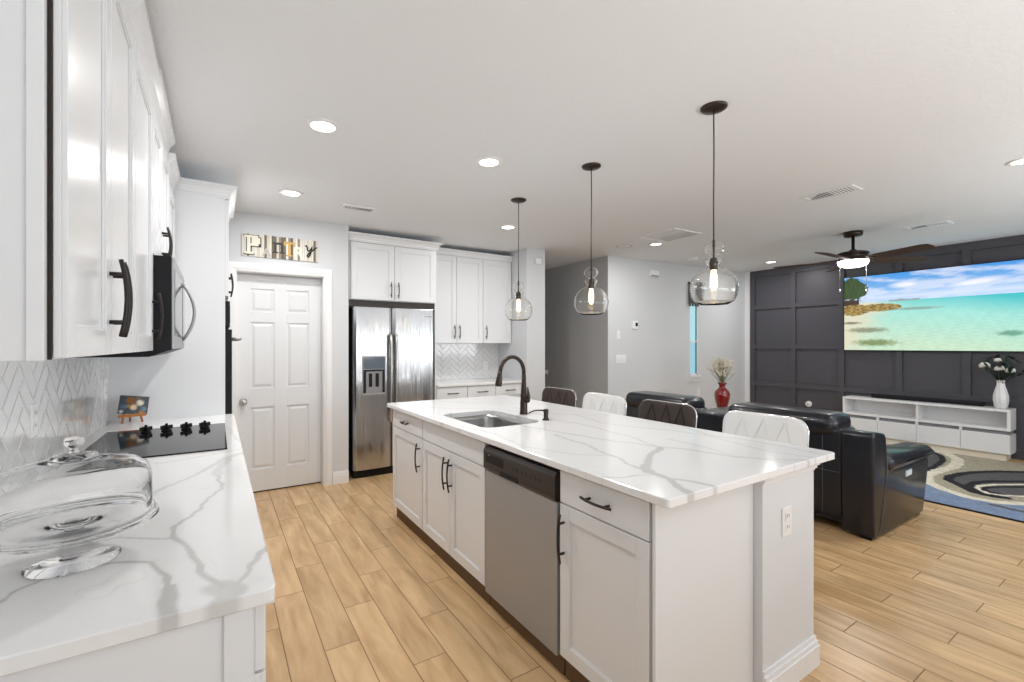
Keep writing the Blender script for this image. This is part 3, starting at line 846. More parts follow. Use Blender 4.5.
# end skin of nearest upper
o = MB().box(-0.557, -0.251, 1.106, 1.119, UZ0 - 0.002, UZ1).box(-0.274, -0.251, 1.100, 1.106, UZ0 - 0.002, UZ1).build('end_panel', 'white')
tag(o, 'tall white side panel on the near end of the upper cabinets', 'panel'); mod_bevel(o, 0.0015, 1)

# microwave
t = thing('microwave_oven', 'black and stainless over-the-range microwave above the cooktop', 'microwave', (-0.19, 2.435, 1.337), PI / 2)
W, HM = 0.76, 0.43
mb = MB().prism([(-0.026, 0.03), (0.05, 0), (0.355, 0), (0.355, HM), (-0.026, HM)], 0, W, 'x')
mb.build('case', 'black', t)
d = MB().box(0.0, W * 0.99, -0.034, -0.026, 0.032, HM, 0.003).build('door', 'steelb', t)
MB().box(0.05, W * 0.66, -0.0355, -0.0335, 0.09, HM - 0.05).build('window', 'blackglass', d)
mb = MB(); pts = []
for i in range(13):
    s_ = -1 + 2 * i / 12; pts.append((W * 0.73, -0.036 - 0.052 * (1 - s_ * s_), 0.225 + s_ * 0.15))
MB().tube(pts, 0.008, 10).build('handle', 'steelb', d)
MB().box(W * 0.78, W * 0.97, -0.0355, -0.0335, 0.06, HM - 0.04).build('keypad', 'blackglass', d)

# cooktop
t = thing('cooktop', 'black glass electric cooktop set into the left countertop', 'cooktop', (0, 0, 0.9145))
MB().box(-0.495, 0.040, 2.432, 3.225, 0, 0.006, 0.002).build('glass_plate', 'blackglass', t)
for cx_ in (-0.318, -0.23, -0.143, -0.058):
    k = MB(); k.lathe([(0, 0.006), (0.024, 0.006), (0.023, 0.012), (0.015, 0.014), (0.0145, 0.030), (0, 0.031)], cx_, 3.10, 20)
    for a in range(4):
        mt = T((cx_, 3.10, 0)) @ RZ(a * PI / 2 + 0.5)
        k.box(0.006, 0.027, -0.0065, 0.0065, 0.016, 0.036, 0, mt)
    k.box(-0.006, 0.006, -0.006, 0.006, 0.03, 0.046, 0, T((cx_, 3.10, 0)))
    k.build('knob', 'black', t)

# tiny painting on an easel
ez0 = 0.9145
t = thing('tabletop_easel', 'small orange wooden easel in the far corner of the left countertop', 'easel', (-0.435, 3.575, ez0), 0.25)
mb = MB()
for s_ in (-1, 1):
    mb.tube([(s_ * 0.048, -0.03, 0.004), (s_ * 0.028, 0.012, 0.11)], 0.006, 8)
mb.tube([(0, 0.06, 0.004), (0, 0.012, 0.12)], 0.005, 8)
mb.box(-0.065, 0.065, -0.035, -0.008, 0.040, 0.052, 0.003)
mb.box(-0.065, 0.065, -0.037, -0.031, 0.052, 0.058, 0.001)
mb.build('frame', 'orangewood', t)
random.seed(4)
nx, ny = 28, 24; bm = bmesh.new()
Vg = [[bm.verts.new((-0.07 + 0.14 * i / nx, 0, 0.112 * j / ny)) for j in range(ny + 1)] for i in range(nx + 1)]
for i in range(nx):
    for j in range(ny): bm.faces.new((Vg[i][j], Vg[i + 1][j], Vg[i + 1][j + 1], Vg[i][j + 1]))
cols = {}
spots = [(-0.02, 0.1, 0.03, (0.28, 0.10, 0.02)), (0.0, 0.05, 0.024, (0.75, 0.50, 0.35)), (0.035, 0.085, 0.025, (0.7, 0.65, 0.52)), (-0.03, 0.055, 0.015, (0.3, 0.24, 0.02)),
         (0.06, 0.04, 0.02, (0.12, 0.22, 0.28)), (-0.055, 0.05, 0.02, (0.10, 0.14, 0.22)), (0.02, 0.12, 0.018, (0.15, 0.10, 0.04)), (-0.065, 0.015, 0.014, (0.5, 0.52, 0.5)), (0.05, 0.012, 0.02, (0.4, 0.2, 0.1))]
me = bpy.data.meshes.new('painting'); bm.to_mesh(me); bm.free()
ca = me.color_attributes.new('col', 'FLOAT_COLOR', 'POINT')
for v in me.vertices:
    x, z = v.co.x * 1.2, v.co.z * 1.2; c = Vector((0.05, 0.07, 0.085))
    for sx_, sz_, r, cc in spots:
        k_ = max(0, 1 - math.hypot(x - sx_, z - sz_) / r) ** 0.5
        c = c.lerp(Vector(cc), min(1, k_ * 1.3))
    g = 0.7 + 0.6 * random.random(); ca.data[v.index].color = (c.x * g, c.y * g, c.z * g, 1)
me.materials.append(M['painting'])
o = bpy.data.objects.new('painting', me); COL.objects.link(o)
sd = o.modifiers.new('solid', 'SOLIDIFY'); sd.thickness = 0.006; sd.offset = 1
o.matrix_world = T((-0.435, 3.575, ez0)) @ RZ(0.25) @ T((0, -0.023, 0.055)) @ Matrix.Rotation(-0.35, 4, 'X') @ Matrix.Rotation(0.16, 4, 'Y')
tag(o, 'tiny colourful painted panel resting on the orange easel', 'painting')

# glass cake stand and dome
cs_x, cs_y = -0.262, 1.355
t = thing('cake_stand', 'clear glass footed cake stand at the near end of the left countertop', 'cake stand', (cs_x, cs_y, 0.9145))
MB().lathe([(0, 0.001), (0.078, 0.001), (0.079, 0.004), (0.060, 0.012), (0.030, 0.034), (0.017, 0.050), (0.016, 0.066), (0.03, 0.079), (0.07, 0.082), (0.135, 0.0835), (0.143, 0.079), (0.148, 0.082), (0.146, 0.088), (0.141, 0.089), (0.134, 0.087), (0, 0.087)], n=72).build('pedestal', 'glass', t)
t = thing('cake_dome', 'clear glass dome with a round knob covering the cake stand', 'cake dome', (cs_x, cs_y, 0.9145 + 0.089))
ro = [(0.139, 0.001), (0.142, 0.006), (0.139, 0.012), (0.1345, 0.016), (0.134, 0.085), (0.127, 0.108), (0.105, 0.124), (0.060, 0.134), (0.040, 0.138), (0.038, 0.144), (0.018, 0.147)]
ri = [(0.0, 0.1435), (0.034, 0.1345), (0.060, 0.130), (0.103, 0.120), (0.123, 0.106), (0.130, 0.085), (0.1305, 0.014), (0.131, 0.001)]
mb = MB(); mb.lathe([(0, 0.1435)] + ri[1:] + [(0.139, 0.001)] + ro[1:] + [(0, 0.1478)], n=72)
mb.build('bell', 'glass', t)
MB().lathe([(0, 0.148), (0.010, 0.148), (0.007, 0.154), (0.009, 0.160), (0.016, 0.166), (0.018, 0.174), (0.014, 0.182), (0, 0.185)], n=32).build('knob', 'glass', t)

# oven tower
t = thing('oven_tower', 'tall white cabinet tower with a built-in wall oven at the end of the left run', 'cabinet', (0.047, 3.68, 0), PI / 2)
W = 0.77; D = 0.604
mb = MB().box(0, 0.019, 0, D, 0, 2.40).box(W - 0.019, W, 0, D, 0, 2.40).box(0.019, W - 0.019, 0, D, 2.38, 2.40).box(0.019, W - 0.019, 0, D, 0.1, 0.12)
mb.box(0.019, W - 0.019, 0.0, 0.30, 1.70, 1.72).box(0.019, W - 0.019, D - 0.02, D, 0.12, 2.38).box(0.019, W - 0.019, 0, 0.3, 0.50, 0.52)
mb.build('body', 'white', t)
MB().box(-0.006, 0.0, 0.05, D, 0.0, 2.40).build('side_skin', 'white', t)
crown(t, -0.004, W, -0.02, D, 2.385, 2.475, 0.05, 0.03, 0.04)
add_door(t, 0, W / 2, 1.72, 2.38, W / 2 - 0.04, 1.84, 0.17)
add_door(t, W / 2, W, 1.72, 2.38, W / 2 + 0.04, 1.84, 0.17)
add_drawer(t, 0, W, 0.12, 0.50)
MB().box(0.019, W - 0.019, 0.065, 0.08, 0, 0.1).build('toe_kick', 'toekick', t)
t = thing('wall_oven', 'black glass wall oven with steel handle set in the white tower', 'oven', (0.047, 3.70, 0.53), PI / 2)
W = 0.73
MB().box(0.0, W, 0.0, 0.28, 0, 1.16).build('case', 'black', t)
o = MB().box(0.0, W, -0.028, 0, 0.98, 1.16, 0.003).build('control_panel', 'black', t)
MB().box(0.03, W - 0.03, -0.030, -0.027, 1.01, 1.13).build('display', 'blackglass', o)
o = MB().box(0.0, W, -0.04, 0, 0.02, 0.965, 0.004).build('door', 'black', t)
MB().tube([(0.05, -0.04, 0.90), (0.05, -0.085, 0.90), (0.08, -0.092, 0.90), (W - 0.08, -0.092, 0.90), (W - 0.05, -0.085, 0.90), (W - 0.05, -0.04, 0.90)], 0.011, 10).build('handle', 'steelb', o)

# pantry sign
t = thing('pantry_sign', 'whitewashed slatted sign with mixed letters reading Pantry above the door', 'sign', (0, 0, 0))
sx0, sx1, sz0, sz1 = 0.187, 0.829, 2.195, 2.40
bm = bmesh.new(); n = 32
me = bpy.data.meshes.new('board')
cl = []
sl = [(0.72, 0.69, 0.60), (0.16, 0.13, 0.10), (0.74, 0.72, 0.65), (0.30, 0.27, 0.22), (0.66, 0.61, 0.50), (0.78, 0.76, 0.72), (0.20, 0.17, 0.14)]
for i in range(n):
    a = sx0 + (sx1 - sx0) * i / n; b_ = sx0 + (sx1 - sx0) * (i + 1) / n - 0.002
    r = bmesh.ops.create_cube(bm, size=1); dz = 0.003 * math.sin(i * 2.3)
    for v in r['verts']: v.co = Vector(((a + b_) / 2 + v.co.x * (b_ - a), 4.772 + v.co.y * 0.014, (sz0 + sz1) / 2 + v.co.z * (sz1 - sz0 + dz)))
    cl += [sl[(i * 5 + i // 3) % 7]] * 8
bm.to_mesh(me); bm.free(); ca = me.color_attributes.new('col', 'FLOAT_COLOR', 'POINT')
for v in me.vertices: ca.data[v.index].color = (*cl[v.index], 1)
me.materials.append(M['slat']); o = bpy.data.objects.new('board', me); COL.objects.link(o); o.parent = t


def letter_mesh(txt, size, matn, loc, parent, sc=(1, 1), shear=0, name='letter', bold=0.0, depth=0.006, rot=(PI / 2, 0, 0)):
    cu = bpy.data.curves.new('txt', 'FONT'); cu.body = txt; cu.size = size; cu.extrude = depth / 2; cu.offset = bold; cu.shear = shear
    cu.align_x = 'CENTER'
    tmp = bpy.data.objects.new('txt', cu); COL.objects.link(tmp)
    dg = bpy.context.evaluated_depsgraph_get(); me = bpy.data.meshes.new_from_object(tmp.evaluated_get(dg))
    bpy.data.objects.remove(tmp)
    me.materials.clear(); me.materials.append(M[matn]); me.name = name
    o = bpy.data.objects.new(name, me); COL.objects.link(o); o.parent = parent
    o.location = loc; o.rotation_euler = rot; o.scale = (sc[0], sc[1], 1)
    return o


def serif_rects(parent, matn, rects, loc, name='letter'):
    mb = MB()
    for a, b_, c, d in rects: mb.box(a, b_, -0.005, 0, c, d)
    o = mb.build(name, matn, parent, loc); return o


ly = 4.762
serif_rects(t, 'blackl', [(0.014, 0.058, 0.008, 0.158), (-0.006, 0.081, -0.006, 0.008), (-0.006, 0.118, 0.158, 0.176), (0.058, 0.135, 0.068, 0.158)], (0.2065, ly + 0.002, 2.214), 'letter_outline')  # dark outline pieces behind the cream P
serif_rects(t, 'creaml', [(0.058, 0.102, 0.095, 0.15)], (0.205, ly + 0.0005, 2.215), 'letter_counter')
serif_rects(t, 'creaml', [(0.022, 0.05, 0.02, 0.15), (0, 0.075, 0, 0.02), (0, 0.112, 0.15, 0.17), (0.102, 0.128, 0.095, 0.15), (0.05, 0.114, 0.075, 0.095)], (0.205, ly, 2.215))
letter_mesh('A', 0.10, 'greyl', (0.385, ly, 2.212), t, bold=0.003)
serif_rects(t, 'blackl', [(0.012, 0.032, 0.012, 0.085), (0, 0.045, 0, 0.012), (0, 0.032, 0.085, 0.097), (0.032, 0.080, 0.08, 0.099), (0.068, 0.088, 0.012, 0.08), (0.056, 0.10, 0, 0.012)], (0.435, ly, 2.245))
serif_rects(t, 'gold', [(0.035, 0.058, 0.012, 0.115), (0, 0.093, 0.115, 0.135), (0, 0.014, 0.095, 0.115), (0.079, 0.093, 0.095, 0.115), (0.02, 0.073, 0, 0.012)], (0.528, ly, 2.225))
letter_mesh('R', 0.14, 'creaml', (0.655, ly, 2.222), t, bold=0.006)
MB().tube([(0.715, ly - 0.002, 2.335), (0.722, ly - 0.002, 2.345), (0.730, ly - 0.002, 2.330), (0.732, ly - 0.002, 2.305), (0.742, ly - 0.002, 2.292), (0.758, ly - 0.002, 2.305), (0.775, ly - 0.002, 2.345), (0.768, ly - 0.002, 2.300), (0.755, ly - 0.002, 2.255), (0.738, ly - 0.002, 2.230), (0.728, ly - 0.002, 2.242), (0.742, ly - 0.002, 2.268), (0.775, ly - 0.002, 2.300), (0.815, ly - 0.002, 2.335)], 0.0065, 8).build('letter', 'blackl', t)

# ---------------------------------------------------------------- refrigerator wall
t = thing('refrigerator', 'stainless steel side-by-side refrigerator with water dispenser', 'refrigerator', (0, 0, 0))
FRX0, FRX1, FRY = 1.175, 2.085, 4.815
MB().box(FRX0 + 0.005, FRX1 - 0.005, 4.885, 5.49, 0.05, 1.775).build('case', 'black', t)
MB().box(FRX0 + 0.01, FRX1 - 0.01, 4.85, 4.90, 0.0, 0.075).box(FRX0 + 0.04, FRX0 + 0.16, 4.842, 4.85, 0.005, 0.06, 0.003).build('base_grille', 'black', t)


def fridge_door(x0, x1):
    bm = bmesh.new(); n = 14; z0, z1 = 0.085, 1.785; A = []; B = []
    for i in range(n + 1):
        s_ = i / n; x = x0 + (x1 - x0) * s_; q = (2 * s_ - 1)
        y = FRY - 0.010 * (1 - q * q) + (0.018 * max(0, (abs(q) - 0.9) / 0.1) ** 2)
        A.append((x, y))
    mbd = MB(); pts = A + [(x1, 4.884), (x0, 4.884)]
    mbd.prism(pts, z0, z1, 'z'); return mbd


split = 1.582
lf = fridge_door(FRX0, split - 0.003).build('freezer_door', 'steel', t)
rf = fridge_door(split + 0.003, FRX1).build('fridge_door', 'steel', t)
for o in (lf, rf): mod_bevel(o, 0.004, 2)
for par, hx in ((lf, split - 0.022), (rf, split + 0.036)):
    MB().tube([(hx, FRY - 0.005, 1.50), (hx, FRY - 0.034, 1.49), (hx, FRY - 0.045, 1.40), (hx, FRY - 0.05, 1.05), (hx, FRY - 0.045, 0.68), (hx, FRY - 0.034, 0.58), (hx, FRY - 0.005, 0.57)], 0.015, 12).build('handle', 'nickel', par)
dsp = MB().box(1.262, 1.508, FRY - 0.016, FRY + 0.03, 0.865, 1.275, 0.004).build('dispenser_frame', 'steelb', lf)
MB().box(1.272, 1.498, FRY - 0.019, FRY - 0.015, 1.135, 1.262).build('display', 'dispglass', dsp)
MB().box(1.272, 1.498, FRY - 0.018, FRY - 0.015, 0.885, 1.13).build('recess', 'black', dsp)
MB().box(1.30, 1.47, FRY - 0.021, FRY - 0.017, 0.885, 1.11, 0.002).build('dispenser_back', 'greyslot', dsp)
for hx in (1.345, 1.415): MB().box(hx - 0.018, hx + 0.018, FRY - 0.026, FRY - 0.020, 0.95, 1.09, 0.003).build('paddle', 'black', dsp)
MB().box(1.95, 2.03, FRY - 0.010, FRY - 0.0055, 1.70, 1.715).build('badge', 'greyl', rf)

GB = 'white upper cabinets on the refrigerator wall'
t = thing('upper_cabinet', 'deep white upper cabinet with two doors above the refrigerator', 'cabinet', (1.145, 4.87, 0), 0, GB)
W = 2.10 - 1.145
MB().box(0, W, 0, 0.62, 1.86, 2.47).box(W, W + 0.014, 0, 0.62, 0, 2.47).build('body', 'white', t)
add_door(t, 0.012, 0.475, 1.865, 2.462, 0.435, 1.98, 0.17)
add_door(t, 0.475, W - 0.002, 1.865, 2.462, 0.515, 1.98, 0.17)
crown(t, 0, W + 0.014, -0.015, 0.27, 2.465, 2.55, 0.05, 0.02, 0.055)
MB().box(0.004, W, 0.02, 0.05, 1.79, 1.86).build('filler_strip', 'brownblack', t)
t = thing('upper_cabinet', 'white upper cabinet with two doors right of the refrigerator', 'cabinet', (2.135, 5.17, 0), 0, GB)
W = 2.89 - 2.135
MB().box(0, W, 0, 0.327, 1.41, 2.50).build('body', 'white', t)
add_door(t, 0, W / 2, 1.412, 2.49, W / 2 - 0.035, 1.55, 0.17); add_door(t, W / 2, W, 1.412, 2.49, W / 2 + 0.035, 1.55, 0.17)
crown(t, 0, W, -0.015, 0.327, 2.50, 2.575, 0.025, 0, 0)
t = thing('upper_cabinet', 'narrow single-door white upper cabinet next to the wall column', 'cabinet', (2.892, 5.17, 0), 0, GB)
W = 3.335 - 2.892
MB().box(0, W, 0, 0.327, 1.41, 2.50).build('body', 'white', t)
add_door(t, 0, W - 0.015, 1.412, 2.49, 0.04, 1.55, 0.17)
crown(t, 0, W, -0.015, 0.327, 2.50, 2.575, 0.025, 0, 0)
GBB = 'white base cabinets right of the refrigerator'
for k, (a, b_, lab) in enumerate(((2.12, 2.522, 'white base cabinet with drawer directly right of the refrigerator'),
                                  (2.524, 2.911, 'middle white base cabinet with drawer on the refrigerator wall'),
                                  (2.913, 3.335, 'white base cabinet with drawer next to the wall column'))):
    t = thing('base_cabinet', lab, 'cabinet', (a, 4.89, 0), 0, GBB)
    W = b_ - a
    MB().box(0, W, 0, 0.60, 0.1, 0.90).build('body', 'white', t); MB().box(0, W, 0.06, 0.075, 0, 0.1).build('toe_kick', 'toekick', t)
    add_drawer(t, 0, W, 0.745, 0.89); add_door(t, 0, W, 0.105, 0.745, W - 0.045, 0.62)
bk = slab('rear_countertop', 2.12, 3.335, 4.855, 5.495, 0.90, 0.93, [([(2.2, 5.4), (2.5, 5.1), (2.8, 4.95), (3.3, 4.9)], 0.006, 0.4)], 0.02, None, 2.0)
tag(bk, 'white quartz countertop on the base cabinets right of the refrigerator', 'countertop')
o = herringbone(3.335 - 2.12, 1.41 - 0.93, 0.058, 0.174).build('backsplash', None, None, (2.12, 5.497, 0.93), 0)
tag(o, 'glossy white herringbone tile backsplash right of the refrigerator', 'backsplash')
wall_plate('white outlet on the tile backsplash right of the refrigerator', T((3.117, 5.492, 1.10)))


# ---------------------------------------------------------------- ceiling fittings
def on_ceiling(x, y): return (x, y, ceil_z(x))


def downlight(x, y, label, power=12):
    t = thing('recessed_downlight', label, 'ceiling light', on_ceiling(x, y), 0, 'recessed downlights in the ceiling')
    t.rotation_euler = (0, -math.atan(0.0165), 0)
    MB().lathe([(0.062, -0.002), (0.066, -0.007), (0.088, -0.005), (0.092, 0.0), (0.062, 0.0)], n=36).build('trim_ring', 'plate', t)
    MB().lathe([(0, -0.004), (0.063, -0.004), (0.063, -0.001), (0, -0.001)], n=36, smooth=False).build('lens', 'canlens', t)
    l = area_light('downlight_lamp', (0, 0, -0.012), (0, 0, 0), 0.12, 0.12, power, (1, 0.98, 0.96), 'DISK'); l.parent = t
    return t


for x, y, lab in ((0.489, 2.667, 'lit downlight above the aisle left of the island, nearest the camera'),
                  (1.524, 2.635, 'lit downlight above the sink side of the island'),
                  (0.492, 3.981, 'lit downlight in front of the pantry door'),
                  (2.564, 4.035, 'lit downlight behind the smallest pendant lamp'),
                  (4.644, 3.831, 'lit downlight beside the square return grille'),
                  (7.385, 3.834, 'lit downlight at the far corner of the dark panelled wall'),
                  (4.68, 0.715, 'downlight cut by the right edge of the photo')):
    downlight(x, y, lab)


def vent(x, y, w, d, label, rotz=0, name='ceiling_vent', group='supply vents in the ceiling', tilt=0.4, back='greyslot'):
    t = thing(name, label, 'vent', on_ceiling(x, y), rotz, group); t.rotation_euler = (0, -math.atan(0.0165), rotz)
    mb = MB(); f = 0.022
    for a, b_, c, d_ in ((-w / 2, w / 2, -d / 2, -d / 2 + f), (-w / 2, w / 2, d / 2 - f, d / 2), (-w / 2, -w / 2 + f, -d / 2 + f, d / 2 - f), (w / 2 - f, w / 2, -d / 2 + f, d / 2 - f)):
        mb.box(a, b_, c, d_, -0.008, 0)
    mb.build('frame', 'plate', t)
    MB().box(-w / 2 + f, w / 2 - f, -d / 2 + f, d / 2 - f, -0.002, 0).build('backing', back, t)
    mb = MB(); n = int((w - 2 * f) / 0.024)
    for i in range(n):
        xx = -w / 2 + f + (i + 0.5) * (w - 2 * f) / n
        mt = T((xx, 0, -0.005)) @ Matrix.Rotation(tilt if i < n / 2 else -tilt, 4, 'Y')
        mb.box(-0.0045, 0.0045, -d / 2 + f, d / 2 - f, -0.0008, 0.0008, 0, mt)
    mb.build('louvre', 'plate', t)
    return t


vent(4.29, 1.745, 0.39, 0.20, 'white supply vent nearest the camera in the living room ceiling', PI / 2)
vent(6.49, 1.695, 0.37, 0.19, 'white supply vent above the television wall', PI / 2)
vent(1.052, 4.133, 0.29, 0.14, 'small white supply vent above the corner beside the pantry door')
t = vent(4.39, 3.42, 0.50, 0.50, 'large square white return air grille in the ceiling', 0, 'return_grille', None, 0.15, 'trimw')
t['category'] = 'return grille'
t = thing('ceiling_speaker', 'round flush white speaker grille in the ceiling left of the return grille', 'speaker', on_ceiling(4.378, 4.118))
MB().lathe([(0, -0.004), (0.095, -0.004), (0.11, -0.003), (0.11, 0)], n=32).build('cover', 'ceiling', t)
MB().lathe([(0.096, -0.0045), (0.1, -0.006), (0.104, -0.0045)], n=32).build('rim', 'greyslot', t)
t = thing('smoke_detector', 'round white smoke detector on the ceiling above the living room', 'smoke detector', on_ceiling(5.945, 4.223))
MB().lathe([(0, -0.034), (0.045, -0.034), (0.06, -0.026), (0.065, -0.01), (0.07, -0.004), (0.07, 0)], n=28).build('cover', 'plate', t)


# pendants
def pendant(x, y, label):
    cz = ceil_z(x)
    t = thing('pendant_lamp', label, 'pendant lamp', (x, y, cz), 0, 'pendant lamps over the island')
    z = lambda v: v - cz
    MB().lathe([(0, -0.022), (0.02, -0.021), (0.055, -0.014), (0.066, -0.006), (0.066, 0.001), (0, 0.001)], n=32).build('canopy', 'bronze', t)
    MB().tube([(0, 0, -0.02), (0.002, 0, -0.25), (-0.002, 0, -0.5), (0, 0, z(1.93))], 0.0035, 8).build('cord', 'bronze', t)
    MB().lathe([(0, z(1.935)), (0.006, z(1.932)), (0.007, z(1.90)), (0.005, z(1.89)), (0.005, z(1.84)), (0.016, z(1.836)), (0.021, z(1.82)), (0.021, z(1.785)), (0.017, z(1.775)), (0, z(1.775))], n=20).build('socket', 'bronze', t)
    prof = [(0.008, 1.925), (0.018, 1.922), (0.042, 1.905), (0.05, 1.885), (0.042, 1.865), (0.024, 1.850), (0.026, 1.845), (0.044, 1.830), (0.038, 1.812), (0.030, 1.800), (0.034, 1.785),
            (0.070, 1.772), (0.097, 1.748), (0.113, 1.715), (0.118, 1.680), (0.112, 1.643), (0.096, 1.613), (0.072, 1.598)]
    th = 0.0022
    inner = [(r - th, zz_) for r, zz_ in prof[::-1]]
    MB().lathe([(r, z(zz_)) for r, zz_ in prof + inner] + [(prof[0][0], z(prof[0][1]))], n=48).build('glass_shade', 'thinglass', t)
    MB().lathe([(0, z(1.776)), (0.012, z(1.774)), (0.013, z(1.76)), (0.017, z(1.74)), (0.017, z(1.69)), (0.010, z(1.672)), (0, z(1.668))], n=18).build('bulb', 'bulb', t)
    return t


pendant(2.16, 1.412, 'clear glass globe pendant over the near end of the island')
pendant(2.163, 2.335, 'clear glass globe pendant over the middle of the island')
pendant(2.148, 3.215, 'clear glass globe pendant over the far end of the island')

# ceiling fan
FXc, FYc = 6.13, 2.26; cz = ceil_z(FXc)
t = thing('ceiling_fan', 'dark bronze ceiling fan with five wooden blades and a lit bowl', 'ceiling fan', (FXc, FYc, cz))
MB().lathe([(0, 0.002), (0.095, 0.002), (0.095, -0.03), (0.085, -0.05), (0.03, -0.058), (0, -0.058)], n=28).build('canopy', 'bronze', t)
MB().lathe([(0, -0.05), (0.016, -0.05), (0.016, -0.20), (0.035, -0.205), (0.035, -0.235), (0, -0.235)], n=16).build('downrod', 'bronze', t)
MB().lathe([(0, -0.225), (0.06, -0.225), (0.13, -0.235), (0.152, -0.245), (0.152, -0.262), (0.14, -0.268), (0.14, -0.315), (0.155, -0.320), (0.155, -0.334), (0, -0.334)], n=36).build('motor_housing', 'bronze', t)
MB().lathe([(0, -0.334), (0.146, -0.334), (0.148, -0.350), (0.135, -0.382), (0.09, -0.400), (0, -0.406)], n=36).build('light_bowl', 'canlens', t)
for k in range(5):
    a = math.radians(36 + 72 * k)
    mt = RZ(a)
    mb = MB(); outl = [(0.17, -0.055), (0.30, -0.068), (0.74, -0.078), (0.79, -0.06), (0.805, 0), (0.79, 0.06), (0.74, 0.078), (0.30, 0.068), (0.17, 0.055)]
    tilt = RZ(a) @ T((0, 0, -0.325)) @ Matrix.Rotation(math.radians(-13), 4, 'X')
    A = [mb.bm.verts.new(tilt @ Vector((p[0], p[1], -0.004))) for p in outl]; B = [mb.bm.verts.new(tilt @ Vector((p[0], p[1], 0.004))) for p in outl]
    mb._f(A); mb._f(B[::-1])
    for i in range(len(outl)): mb._f([A[i], A[(i + 1) % len(outl)], B[(i + 1) % len(outl)], B[i]])
    bl = mb.build('blade', 'walnut', t)
    MB().box(0.13, 0.24, -0.02, 0.02, -0.009, -0.004, 0, tilt).build('blade_bracket', 'bronze', bl)
for (dx, dy) in ((-0.125, 0.08), (0.125, -0.08)):
    MB().tube([(dx, dy, -0.31), (dx * 1.03, dy * 1.03, -0.42), (dx * 1.03, dy * 1.03, -0.66)], 0.0025, 6).tube([(dx * 1.03, dy * 1.03, -0.66), (dx * 1.03, dy * 1.03, -0.70)], 0.006, 8).build('pull_chain', 'nickel', t)
l = area_light('fan_lamp', (0, 0, -0.42), (0, 0, 0), 0.2, 0.2, 10, (1, 0.98, 0.96), 'DISK'); l.parent = t

# wall devices
wall_plate('white single light switch under the thermostat on the light grey wall', T((4.875, 4.70, 1.539)), kind='switch')
wall_plate('wide white multi-gang light switch on the light grey wall', T((4.93, 4.70, 1.184)), w=0.21, kind='switch', gang=4)
wall_plate('white outlet low on the light grey wall under the narrow window', T((6.763, 4.70, 0.601)))
t = thing('thermostat', 'white square thermostat with a dark display on the light grey wall', 'thermostat', (5.218, 4.70, 1.684))
MB().box(-0.06, 0.06, -0.02, 0, -0.06, 0.06, 0.004).build('case', 'plate', t); MB().box(0.0, 0.05, -0.022, -0.0195, -0.02, 0.035).build('display', 'blackglass', t)
t = thing('wall_sensor', 'white rectangular chime box high on the light grey wall', 'chime', (5.617, 4.70, 2.477))
MB().box(-0.095, 0.095, -0.05, 0, -0.05, 0.05, 0.006).build('case', 'plate', t); MB().box(-0.085, 0.085, -0.052, -0.0495, -0.045, -0.025).build('grille', 'greyslot', t)
t = thing('motion_detector', 'small white sensor high on the wall column right of the cabinets', 'sensor', (3.513, 4.81, 2.476))
MB().box(-0.045, 0.045, -0.03, 0, -0.035, 0.035, 0.005).build('case', 'plate', t); MB().box(-0.03, 0.03, -0.032, -0.0295, -0.02, 0.0).build('lens', 'trimw', t)
t = thing('handrail_end', 'short white rail end on the grey hall wall beside the column', 'handrail', (0, 0, 0))
MB().tube([(4.66, 6.12, 0.93), (4.60, 6.12, 0.93), (4.60, 6.4, 0.99), (4.60, 7.6, 1.0)], 0.02, 10).build('rail', 'trimw', t)
MB().box(4.645, 4.67, 6.09, 6.15, 0.89, 0.97, 0.004).build('bracket', 'trimw', t)
t = thing('round_outlet_cover', 'round white plug-in on the dark panelled wall above the sofa', 'outlet', (8.18, 3.637, 0.416), -PI / 2)
MB().lathe([(0, 0.03), (0.035, 0.028), (0.045, 0.018), (0.05, 0)], mtx=Matrix.Rotation(PI / 2, 4, 'X'), n=24).build('cover', 'plate', t)
MB().box(-0.008, 0.008, -0.034, -0.028, -0.012, 0.012).build('slot', 'slot', t)


